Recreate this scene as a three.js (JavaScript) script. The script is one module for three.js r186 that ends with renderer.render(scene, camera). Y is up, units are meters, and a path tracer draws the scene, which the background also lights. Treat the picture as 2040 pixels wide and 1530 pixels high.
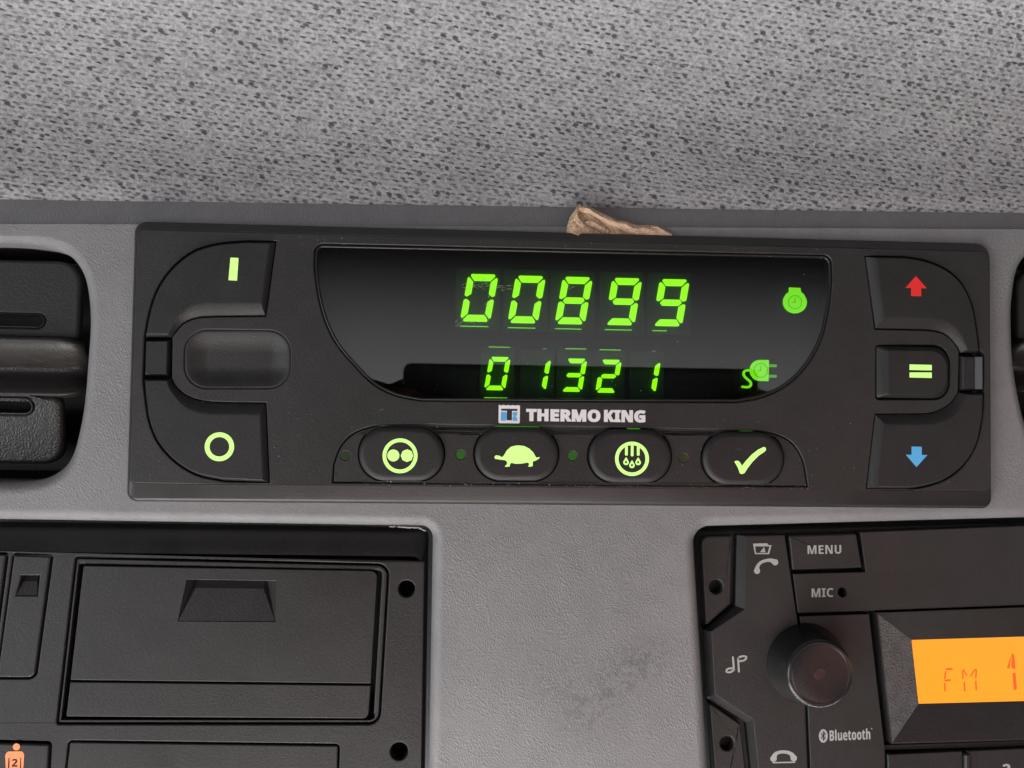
import * as THREE from 'three';
import { mergeGeometries } from 'three/addons/utils/BufferGeometryUtils.js';
import { MarchingCubes } from 'three/addons/objects/MarchingCubes.js';
import { RoundedBoxGeometry } from 'three/addons/geometries/RoundedBoxGeometry.js';
import { FontLoader } from 'three/addons/loaders/FontLoader.js';
import { TextGeometry } from 'three/addons/geometries/TextGeometry.js';
import { RectAreaLightUniformsLib } from 'three/addons/lights/RectAreaLightUniformsLib.js';

// ------------------------------------------------------------------ camera, light, exposure
// x right, y up, z out of the console towards the driver; the unit's front face is the plane z = 0
const MM = 0.001;
const scene = new THREE.Scene();
const camera = new THREE.PerspectiveCamera(46, 4 / 3, 0.005, 20);
camera.position.set(-25.21 * MM, -10.94 * MM, 195.77 * MM);
camera.rotation.set(THREE.MathUtils.degToRad(2.0995), THREE.MathUtils.degToRad(-3.4344), THREE.MathUtils.degToRad(0.9364));
scene.add(camera);
const renderer = new THREE.WebGLRenderer({ antialias: true });
renderer.toneMapping = THREE.LinearToneMapping;
renderer.toneMappingExposure = 1;
renderer.shadowMap.enabled = true;
RectAreaLightUniformsLib.init();
scene.background = new THREE.Color().setRGB(0.05, 0.05, 0.052);     // dim cab air

// daylight from side windows and windscreen; the lower pane is an added key light
function paneLight(name, label, w, h, at, towards, color, intensity) {
  const l = new THREE.RectAreaLight(color, intensity, w, h);
  l.position.set(...at); l.lookAt(...towards); scene.add(l);
  const pane = new THREE.Mesh(new THREE.BoxGeometry(w, h, 0.005), new THREE.MeshStandardMaterial({ color: 0x222222, emissive: color, emissiveIntensity: 0.5 }));
  pane.name = name; pane.userData = { kind: 'structure', label }; pane.position.copy(l.position); pane.quaternion.copy(l.quaternion); pane.translateZ(0.006); scene.add(pane);
}
paneLight('added_lower_light', 'glowing panel added below the console as its key light', 0.34, 0.16, [-0.085, -0.30, 0.15], [-0.01, -0.05, 0.0], 0xfffaf5, 7.2);
paneLight('side_window', 'bright side window beside the air vent', 0.55, 0.50, [-0.80, -0.25, 0.55], [0, 0, 0], 0xf6f9ff, 4.4);
paneLight('side_window_001', 'bright side window beyond the arrow keys', 0.40, 0.40, [0.85, -0.15, 0.62], [0, 0, 0], 0xfff6ee, 1.2);
paneLight('windscreen', 'bright windscreen under the console', 1.70, 0.60, [0.0, -0.62, -0.10], [0, -0.15, 1.2], 0xfbfbff, 18.0);

// ------------------------------------------------------------------ helpers
let seed = 7;
const rnd = () => { seed = (seed + 0x6d2b79f5) | 0; let t = Math.imul(seed ^ (seed >>> 15), 1 | seed); t = (t + Math.imul(t ^ (t >>> 7), 61 | t)) ^ t; return ((t ^ (t >>> 14)) >>> 0) / 4294967296; };
const lerp = (a, b, t) => a + (b - a) * t, clamp = (v, a, b) => Math.min(b, Math.max(a, v));
const sstep = (a, b, v) => { if (a > b) return 1 - sstep(b, a, v); const t = clamp((v - a) / (b - a), 0, 1); return t * t * (3 - 2 * t); };
const area = (p) => p.reduce((s, a, i) => { const b = p[(i + 1) % p.length]; return s + a[0] * b[1] - b[0] * a[1]; }, 0);
const ccw = (p) => (area(p) < 0 ? p.slice().reverse() : p.slice());
// corners rounded by radius r (a number or one for each corner)
function round(p, r, n = 7) {
  const out = [];
  p.forEach((b, i) => {
    const a = p[(i + p.length - 1) % p.length], c = p[(i + 1) % p.length];
    const la = Math.hypot(a[0] - b[0], a[1] - b[1]), lc = Math.hypot(c[0] - b[0], c[1] - b[1]);
    const ua = [(a[0] - b[0]) / la, (a[1] - b[1]) / la], uc = [(c[0] - b[0]) / lc, (c[1] - b[1]) / lc];
    const ang = Math.acos(clamp(ua[0] * uc[0] + ua[1] * uc[1], -1, 1));
    const want = Array.isArray(r) ? r[i] : r;
    if (!want || ang > 3.1) { out.push(b); return; }
    const t = Math.min(want / Math.tan(ang / 2), la * 0.49, lc * 0.49), rr = t * Math.tan(ang / 2);
    const m = [ua[0] + uc[0], ua[1] + uc[1]], ml = Math.hypot(...m), k = rr / Math.sin(ang / 2);
    const o = [b[0] + m[0] / ml * k, b[1] + m[1] / ml * k];
    const a0 = Math.atan2(b[1] + ua[1] * t - o[1], b[0] + ua[0] * t - o[0]);
    let d = Math.atan2(b[1] + uc[1] * t - o[1], b[0] + uc[0] * t - o[0]) - a0;
    while (d > Math.PI) d -= 2 * Math.PI; while (d < -Math.PI) d += 2 * Math.PI;
    for (let j = 0; j <= n; j++) out.push([o[0] + rr * Math.cos(a0 + d * j / n), o[1] + rr * Math.sin(a0 + d * j / n)]);
  });
  return out;
}
// smooth open curve through points
function curve(p, n = 24) {
  const c = new THREE.CatmullRomCurve3(p.map(([x, y]) => new THREE.Vector3(x, y, 0)), false, 'centripetal');
  return c.getPoints(n).map((v) => [v.x, v.y]);
}
// every edge of a counter-clockwise polygon moved inwards by d (a number or a function of the edge's middle and normal)
function inset(p, d) {
  const n = p.length, e = p.map((a, i) => {
    const b = p[(i + 1) % n], l = Math.hypot(b[0] - a[0], b[1] - a[1]) || 1e-9, nx = -(b[1] - a[1]) / l, ny = (b[0] - a[0]) / l;
    return { nx, ny, d: typeof d === 'function' ? d((a[0] + b[0]) / 2, (a[1] + b[1]) / 2, nx, ny) : d };
  });
  return p.map((q, i) => {
    const u = e[(i + n - 1) % n], v = e[i], cr = u.nx * v.ny - u.ny * v.nx;
    if (Math.abs(cr) < 0.4 && u.nx * v.nx + u.ny * v.ny > 0) { const k = (u.d + v.d) / 2, l = Math.hypot(u.nx + v.nx, u.ny + v.ny); return [q[0] + (u.nx + v.nx) / l * k, q[1] + (u.ny + v.ny) / l * k]; }
    let mx = (u.d * v.ny - v.d * u.ny) / cr, my = (u.nx * v.d - v.nx * u.d) / cr; const l = Math.hypot(mx, my), most = 2.2 * Math.max(Math.abs(u.d), Math.abs(v.d));
    if (l > most) { mx *= most / l; my *= most / l; }
    return [q[0] + mx, q[1] + my];
  });
}
// normals smoothed up to an angle, each face weighing as much as its area, so that flats stay flat beside rounded edges
function toCreasedNormals(geo, angle) {
  const g = geo.index ? geo.toNonIndexed() : geo, p = g.attributes.position.array, nf = p.length / 9, fn = new Float32Array(nf * 3), ar = new Float32Array(nf), at = new Map(), keys = [];
  const a = new THREE.Vector3(), b = new THREE.Vector3(), c = new THREE.Vector3(), cosA = Math.cos(angle), out = new Float32Array(p.length);
  for (let f = 0; f < nf; f++) {
    a.fromArray(p, f * 9); b.fromArray(p, f * 9 + 3).sub(a); c.fromArray(p, f * 9 + 6).sub(a); b.cross(c);
    ar[f] = b.length(); if (ar[f] > 0) b.divideScalar(ar[f]); b.toArray(fn, f * 3);
    for (let k = 0; k < 3; k++) { const q = f * 9 + k * 3, h = Math.round(p[q] * 2000) + '_' + Math.round(p[q + 1] * 2000) + '_' + Math.round(p[q + 2] * 2000); keys.push(h); const l = at.get(h); if (l) l.push(f); else at.set(h, [f]); }
  }
  for (let f = 0; f < nf; f++) for (let k = 0; k < 3; k++) {
    if (Math.abs(fn[f * 3 + 2]) > 0.9998) { out.set(fn.subarray(f * 3, f * 3 + 3), f * 9 + k * 3); continue; }
    let x = 0, y = 0, z = 0;
    for (const o of at.get(keys[f * 3 + k])) if (fn[f * 3] * fn[o * 3] + fn[f * 3 + 1] * fn[o * 3 + 1] + fn[f * 3 + 2] * fn[o * 3 + 2] >= cosA) { const w = Math.abs(fn[o * 3 + 2]) > 0.9998 ? 60 * ar[o] : ar[o]; x += fn[o * 3] * w; y += fn[o * 3 + 1] * w; z += fn[o * 3 + 2] * w; }
    const l = Math.hypot(x, y, z) || 1; out.set([x / l, y / l, z / l], f * 9 + k * 3);
  }
  g.setAttribute('normal', new THREE.BufferAttribute(out, 3));
  return g;
}
const finish = (pos, crease = 32) => {
  let g = new THREE.BufferGeometry();
  g.setAttribute('position', new THREE.Float32BufferAttribute(pos, 3));
  return uvxy(toCreasedNormals(g, THREE.MathUtils.degToRad(crease)));
};
function uvxy(g) {                                                     // millimetres -> metres, uv = metres across the front
  g.scale(MM, MM, MM);
  const a = g.attributes.position, uv = new Float32Array(a.count * 2);
  for (let i = 0; i < a.count; i++) { uv[2 * i] = a.getX(i) + 0.4 * a.getZ(i); uv[2 * i + 1] = a.getY(i) + 0.7 * a.getZ(i); }
  g.setAttribute('uv', new THREE.BufferAttribute(uv, 2));
  return g;
}
// solid through a list of levels [outline, z]; the last one is capped (and the first too, with back)
function loft(levels, { cap = true, back = false, crease = 32 } = {}) {
  const pos = [], zof = (z, q) => (typeof z === 'function' ? z(q[0], q[1]) : z);
  for (let k = 0; k + 1 < levels.length; k++) {
    const [A, za] = levels[k], [B, zb] = levels[k + 1], n = A.length;
    for (let i = 0; i < n; i++) {
      const j = (i + 1) % n, a = [...A[i], zof(za, A[i])], b = [...A[j], zof(za, A[j])], c = [...B[j], zof(zb, B[j])], d = [...B[i], zof(zb, B[i])];
      pos.push(...a, ...b, ...c, ...a, ...c, ...d);
    }
  }
  const fill = ([P, z], flip) => {
    for (const f of THREE.ShapeUtils.triangulateShape(P.map((q) => new THREE.Vector2(...q)), [])) {
      const t = flip ? [f[0], f[2], f[1]] : f;
      for (const i of t) pos.push(...P[i], zof(z, P[i]));
    }
  };
  if (cap) fill(levels[levels.length - 1], false);
  if (back) fill(levels[0], true);
  return finish(pos, crease);
}
const toShape = (p, holes = []) => {
  const s = new THREE.Shape(ccw(p).map((q) => new THREE.Vector2(...q)));
  for (const h of holes) s.holes.push(new THREE.Path(ccw(h).reverse().map((q) => new THREE.Vector2(...q))));
  return s;
};
// plate with holes; its front lies at z, its edges are rounded by b
function plate(p, holes, z, thick, b = 0.25, seg = 3, bt = b) {
  const g = new THREE.ExtrudeGeometry(toShape(p, holes), { depth: thick - 2 * bt, bevelEnabled: b > 0, bevelSize: b, bevelThickness: bt, bevelOffset: -b, bevelSegments: seg, curveSegments: 12 });
  g.translate(0, 0, z - thick + bt);
  return uvxy(toCreasedNormals(g.deleteAttribute('uv'), THREE.MathUtils.degToRad(38)));
}
// flat print or a light window: a thin flat slab whose face lies at z
function slab(shapes, z, t = 0.08) {
  const g = new THREE.ExtrudeGeometry(shapes, { depth: t, bevelEnabled: false, curveSegments: 24 });
  g.translate(0, 0, z - t);
  return uvxy(g.deleteAttribute('uv'));
}
const circle = (x, y, r, n = 36, ry = r) => Array.from({ length: n }, (_, i) => [x + r * Math.cos(i / n * 2 * Math.PI), y + ry * Math.sin(i / n * 2 * Math.PI)]);
const rect = (x0, y0, x1, y1) => [[x0, y0], [x1, y0], [x1, y1], [x0, y1]];
// band of width w along an open line, round ends
function stroke(p, w) {
  const L = [], Rr = [], n = p.length;
  for (let i = 0; i < n; i++) {
    const a = p[Math.max(0, i - 1)], b = p[Math.min(n - 1, i + 1)], l = Math.hypot(b[0] - a[0], b[1] - a[1]), h = (typeof w === 'function' ? w(i / (n - 1)) : w) / 2;
    const nx = -(b[1] - a[1]) / l * h, ny = (b[0] - a[0]) / l * h;
    L.push([p[i][0] + nx, p[i][1] + ny]); Rr.push([p[i][0] - nx, p[i][1] - ny]);
  }
  const capEnd = (c, from, to) => { const a0 = Math.atan2(from[1] - c[1], from[0] - c[0]), r = Math.hypot(from[0] - c[0], from[1] - c[1]); return [1, 2, 3, 4, 5].map((k) => [c[0] + r * Math.cos(a0 - k * Math.PI / 6), c[1] + r * Math.sin(a0 - k * Math.PI / 6)]); };
  return [...L, ...capEnd(p[n - 1], L[n - 1], Rr[n - 1]), ...Rr.reverse(), ...capEnd(p[0], Rr[n - 1], L[0])];
}
function add(name, geometry, material, parent = scene) {
  const m = new THREE.Mesh(geometry, material);
  m.name = name; m.castShadow = m.receiveShadow = true; parent.add(m);
  return m;
}
function thing(name, label, category, group) {
  const o = new THREE.Group(); o.name = name; o.userData = { label, category }; if (group) o.userData.group = group; scene.add(o);
  return o;
}
const structure = (o, label) => { o.userData.kind = 'structure'; if (label) o.userData.label = label; return o; };

// ------------------------------------------------------------------ textures
function noiseField(n, cells, s) {                                     // tileable smooth noise, n x n
  const g = new Float32Array(cells * cells); let q = s;
  for (let i = 0; i < g.length; i++) { q = (q * 1664525 + 1013904223) >>> 0; g[i] = q / 4294967296; }
  const out = new Float32Array(n * n);
  for (let y = 0; y < n; y++) {
    const fy = y / n * cells, y0 = Math.floor(fy), ty = fy - y0, sy = ty * ty * (3 - 2 * ty), r0 = (y0 % cells) * cells, r1 = ((y0 + 1) % cells) * cells;
    for (let x = 0; x < n; x++) {
      const fx = x / n * cells, x0 = Math.floor(fx), tx = fx - x0, sx = tx * tx * (3 - 2 * tx), a = x0 % cells, b = (x0 + 1) % cells;
      out[y * n + x] = lerp(lerp(g[r0 + a], g[r0 + b], sx), lerp(g[r1 + a], g[r1 + b], sx), sy);
    }
  }
  return out;
}
function tex(w, h, f, { srgb = false, repeat = [1, 1], offset = [0, 0], wrap = true } = {}) {
  const d = new Uint8Array(w * h * 4);
  for (let i = 0; i < w * h; i++) { const v = f(i % w, Math.floor(i / w), i); d[4 * i] = clamp(v[0], 0, 1) * 255; d[4 * i + 1] = clamp(v[1], 0, 1) * 255; d[4 * i + 2] = clamp(v[2], 0, 1) * 255; d[4 * i + 3] = 255; }
  const t = new THREE.DataTexture(d, w, h, THREE.RGBAFormat);
  t.magFilter = THREE.LinearFilter; t.minFilter = THREE.LinearMipmapLinearFilter; t.generateMipmaps = true;
  t.wrapS = t.wrapT = wrap ? THREE.RepeatWrapping : THREE.ClampToEdgeWrapping;
  if (srgb) t.colorSpace = THREE.SRGBColorSpace;
  t.repeat.set(...repeat); t.offset.set(...offset); t.needsUpdate = true;
  return t;
}
const grey = (v) => [v, v, v];
// leather grain pressed into the grey plastic: small pebbles drawn out along one direction
const grainField = (() => {
  const n = 1024, C = 84, jx = new Float32Array(C * C), jy = new Float32Array(C * C), out = new Float32Array(n * n);
  for (let i = 0; i < C * C; i++) { jx[i] = rnd(); jy[i] = rnd(); }
  const w1 = noiseField(n, 40, 11), w2 = noiseField(n, 40, 12), big = noiseField(n, 14, 13);
  for (let y = 0; y < n; y++) for (let x = 0; x < n; x++) {
    const i = y * n + x, u = x / n * C + (w1[i] - 0.5) * 1.6, v = y / n * C + (w2[i] - 0.5) * 1.6, cx = Math.floor(u), cy = Math.floor(v);
    let f1 = 9, f2 = 9;
    for (let b = -1; b <= 1; b++) for (let a = -1; a <= 1; a++) {
      const k = ((cy + b + C) % C) * C + (cx + a + C) % C, dx = cx + a + jx[k] - u, dy = cy + b + jy[k] - v, p = dx * 0.8 + dy * 0.6, q = -dx * 0.6 + dy * 0.8, d = p * p * 1.7 + q * q * 0.6;
      if (d < f1) { f2 = f1; f1 = d; } else if (d < f2) f2 = d;
    }
    out[i] = clamp((Math.sqrt(f2) - Math.sqrt(f1)) * 1.5, 0, 1) * (0.55 + 0.45 * big[i]);
  }
  return out;
})();
const grain = tex(1024, 1024, (x, y, i) => grey(grainField[i]), { repeat: [1 / 0.062, 1 / 0.062] });
const fineA = noiseField(1024, 256, 21), fineB = noiseField(1024, 509, 22), blotA = noiseField(1024, 9, 23), blotB = noiseField(1024, 23, 24), blotC = noiseField(1024, 61, 25);
const spark = tex(1024, 1024, (x, y, i) => grey(0.5 * fineA[i] + 0.5 * fineB[i]), { repeat: [1 / 0.07, 1 / 0.07] });    // fine spark-eroded matt of the black plastic
const rubbed = (lo, hi) => tex(1024, 1024, (x, y, i) => grey(lerp(lo, hi, clamp(0.45 * blotA[i] + 0.3 * blotB[i] + 0.15 * blotC[i] + 0.1 * fineA[i], 0, 1))), { repeat: [1 / 0.16, 1 / 0.16] });
const dusty = (c, k) => tex(1024, 1024, (x, y, i) => { const v = 1 + k * ((blotB[i] - 0.5) * 0.7 + (blotC[i] - 0.5) * 0.6 + (fineB[i] - 0.5) * 0.8); return c.map((q) => q * v); }, { srgb: true, repeat: [1 / 0.13, 1 / 0.13] });

// ------------------------------------------------------------------ materials
const std = (o) => new THREE.MeshPhysicalMaterial(o);
const rgb = (r, g, b) => new THREE.Color().setRGB(r, g, b);
const M = {
  fascia: null,
  unit: std({ map: dusty([0.166, 0.164, 0.162], 0.16), roughness: 1, roughnessMap: rubbed(0.36, 0.62), bumpMap: spark, bumpScale: 0.00004 }),
  bezel: std({ map: dusty([0.14, 0.137, 0.137], 0.16), roughness: 1, roughnessMap: rubbed(0.30, 0.48), bumpMap: spark, bumpScale: 0.00002 }),
  rubber: std({ map: dusty([0.13, 0.13, 0.13], 0.22), roughness: 1, roughnessMap: rubbed(0.40, 0.66), bumpMap: spark, bumpScale: 0.00003 }),
  pit: std({ color: rgb(0.014, 0.014, 0.014), roughness: 0.75 }),
  tacho: std({ map: dusty([0.125, 0.122, 0.120], 0.22), roughness: 1, roughnessMap: rubbed(0.36, 0.6), bumpMap: spark, bumpScale: 0.00004 }),
  radio: std({ map: dusty([0.14, 0.139, 0.140], 0.18), roughness: 1, roughnessMap: rubbed(0.38, 0.62), bumpMap: spark, bumpScale: 0.00004 }),
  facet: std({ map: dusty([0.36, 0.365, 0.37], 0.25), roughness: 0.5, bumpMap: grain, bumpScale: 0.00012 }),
  knob: std({ color: rgb(0.016, 0.016, 0.016), roughness: 0.22, bumpMap: spark, bumpScale: 0.00001 }),
  ventDark: std({ color: rgb(0.015, 0.0145, 0.014), roughness: 0.5, bumpMap: spark, bumpScale: 0.00005 }),
  ventGrain: std({ color: rgb(0.022, 0.021, 0.019), roughness: 0.36, bumpMap: grain, bumpScale: 0.00007 }),
  ventBar: std({ color: rgb(0.024, 0.022, 0.020), roughness: 0.42, bumpMap: grain, bumpScale: 0.00004 }),
  white: std({ color: rgb(0.80, 0.80, 0.80), roughness: 0.55 }),
  lightGrey: std({ color: rgb(0.40, 0.40, 0.39), roughness: 0.6 }),
  logoBlue: std({ color: rgb(0.10, 0.42, 0.80), roughness: 0.55 }),
  glass: std({ color: rgb(0.62, 0.62, 0.62), roughness: 0.02, transmission: 1, thickness: 0, ior: 1.72, specularIntensity: 1 }),
  ledBlock: std({ color: rgb(0.03, 0.085, 0.025), roughness: 0.6, specularIntensity: 0.3 }),
  ledOff: std({ color: rgb(0.05, 0.065, 0.05), roughness: 0.5 }),
  digit: std({ color: rgb(0.02, 0.05, 0.01), roughness: 0.5, emissive: rgb(0.92, 3.1, 0.012), emissiveIntensity: 1 }),
  edgeGlint: std({ color: rgb(0.02, 0.05, 0.01), roughness: 0.5, emissive: rgb(0.5, 2.2, 0.03), emissiveIntensity: 1 }),
  status: std({ color: rgb(0.02, 0.05, 0.01), roughness: 0.5, emissive: rgb(0.5, 2.2, 0.02), emissiveIntensity: 1 }),
  icon: std({ color: rgb(0.30, 0.42, 0.20), roughness: 0.5, emissive: rgb(0.46, 0.86, 0.15), emissiveIntensity: 1 }),
  gap: std({ color: rgb(0.01, 0.03, 0.005), roughness: 0.5, emissive: rgb(0.03, 0.26, 0.004), emissiveIntensity: 1 }),
  ledGreen: std({ color: rgb(0.02, 0.06, 0.015), roughness: 0.25, emissive: rgb(0.01, 0.05, 0.005), emissiveIntensity: 1 }),
  ledDull: std({ color: rgb(0.03, 0.045, 0.02), roughness: 0.25 }),
  red: std({ color: rgb(0.50, 0.02, 0.015), roughness: 0.5, emissive: rgb(0.30, 0.006, 0.008), emissiveIntensity: 1 }),
  blue: std({ color: rgb(0.06, 0.28, 0.50), roughness: 0.5, emissive: rgb(0.04, 0.17, 0.32), emissiveIntensity: 1 }),
  orangePrint: std({ color: rgb(0.80, 0.25, 0.10), roughness: 0.55, emissive: rgb(0.28, 0.07, 0.02), emissiveIntensity: 1 }),
  lcd: std({ color: rgb(0.3, 0.12, 0.01), roughness: 0.3, emissive: rgb(0.98, 0.31, 0.008), emissiveIntensity: 1 }),
  lcdInk: std({ color: rgb(0.3, 0.05, 0.01), roughness: 0.4, emissive: rgb(0.80, 0.085, 0.004), emissiveIntensity: 1 }),
};
// grey fascia: hand grease and dirt rubbed into the grain right of the middle, as in the photograph
{
  const nA = noiseField(2048, 14, 31), nB = noiseField(2048, 70, 32), nC = noiseField(2048, 260, 33), nD = noiseField(2048, 560, 34), base = [0.498, 0.498, 0.504];
  const X0 = -0.13, Y0 = -0.10, S = 0.24;                              // one tile covers 240 mm
  const spot = (x, y, cx, cy, rx, ry, a) => { const dx = x - cx, dy = y - cy, c = Math.cos(a), s = Math.sin(a), p = (dx * c + dy * s) / rx, q = (-dx * s + dy * c) / ry; return Math.exp(-(p * p + q * q) * 1.2); };
  const map = tex(2048, 2048, (x, y, i) => {
    const u = X0 + (x / 2048) * S, v = Y0 + (y / 2048) * S;
    const k = spot(u, v, 0.0145, -0.0655, 0.008, 0.005, 0.5) + 0.9 * spot(u, v, 0.005, -0.0755, 0.010, 0.006, 0.6) + 0.6 * spot(u, v, -0.004, -0.069, 0.009, 0.007, 0);
    const dirt = clamp(k, 0, 1) * sstep(0.36, 0.72, 0.22 * nB[i] + 0.34 * nC[i] + 0.34 * nD[i] + 0.1 * nA[i]);
    const f = 1 - 0.20 * dirt + 0.05 * (nA[i] - 0.5) + 0.04 * (nB[i] - 0.5) + 0.03 * (nC[i] - 0.5);
    return [base[0] * f, base[1] * f, base[2] * f];
  }, { srgb: true, wrap: true, repeat: [1 / S, 1 / S], offset: [-X0 / S, -Y0 / S] });
  M.fascia = std({ map, roughness: 0.52, bumpMap: grain, bumpScale: 0.00006 });
}

// ------------------------------------------------------------------ the grey console fascia
const FZ = -2.5;
const ventL = [...curve([[-124.50, 25.02], [-118.17, 24.86], [-113.39, 24.10], [-109.09, 22.24], [-106.31, 18.36], [-104.81, 10.73], [-104.90, -0.18], [-105.87, -13.23], [-108.24, -21.91], [-112.34, -25.18], [-117.55, -26.09], [-122.77, -26.15]], 60)];
const ventHoleL = [[-168, 25], [-140, 24.8], ...ventL, [-140, -26.3], [-168, -26.5]];
const ventHoleR = [...curve([[112.47, 29.96], [107.02, 29.24], [103.38, 25.64], [101.65, 17.44], [101.48, 10.46], [101.80, 3.51], [102.83, -3.42], [104.46, -10.32], [107.29, -17.20], [112.06, -20.60]], 50), [150, -22], [160, 0], [150, 32]];
const tachoHole = round([...[[-163.89, -33.89]], ...[[-30.13, -35.06]], ...[[-30.11, -98.35]], ...[[-161.28, -96.70]]], [1, 2.6, 1, 1]);
const radioHole = round([...[[27.62, -34.78]], ...[[103.17, -32.23]], ...[[158.28, -29.41]], ...[[157.09, -100.70]], ...[[32.08, -99.13]]], [3.6, 0, 1, 1, 1]);
const unitPocket = round(rect(-92, -27, 92, 27), 3);
const creaseY = (x) => lerp(29.9, 32.6, (x + 122) / 224);
const fasciaOutline = [[-190, -128], [175, -128], [175, creaseY(175)], [-190, creaseY(-190)]];
structure(add('console_fascia', plate(fasciaOutline, [ventHoleL, ventHoleR, tachoHole, radioHole, unitPocket], FZ, 12, 2.6, 8), M.fascia), 'light grey grained plastic console panel around the unit');
// the strip that falls back from the crease to the padded headliner
{
  const pos = [], prof = [[-3.6, -2.47], [-2.6, -2.45], [-1.7, -2.6], [-0.8, -2.95], [0.3, -3.45], [3.0, -4.7], [9, -7.2]];
  for (let i = 0; i < 20; i++) for (let k = 0; k + 1 < prof.length; k++) {
    const x0 = -190 + i * 18.25, x1 = x0 + 18.25, q = (x, [dy, z]) => [x, creaseY(x) + dy, z], a = q(x0, prof[k]), b = q(x1, prof[k]), c = q(x1, prof[k + 1]), d = q(x0, prof[k + 1]);
    pos.push(...a, ...b, ...c, ...a, ...c, ...d);
  }
  structure(add('console_ledge', finish(pos, 40), M.fascia), 'smooth grey strip between console panel and fabric headliner');
}
// the rear of the console moulding, behind the openings
structure(add('console_back', uvxy(new THREE.BoxGeometry(380, 175, 2).translate(-7, -42, -40)), M.fascia), 'grey plastic rear of the console behind its openings');

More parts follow.
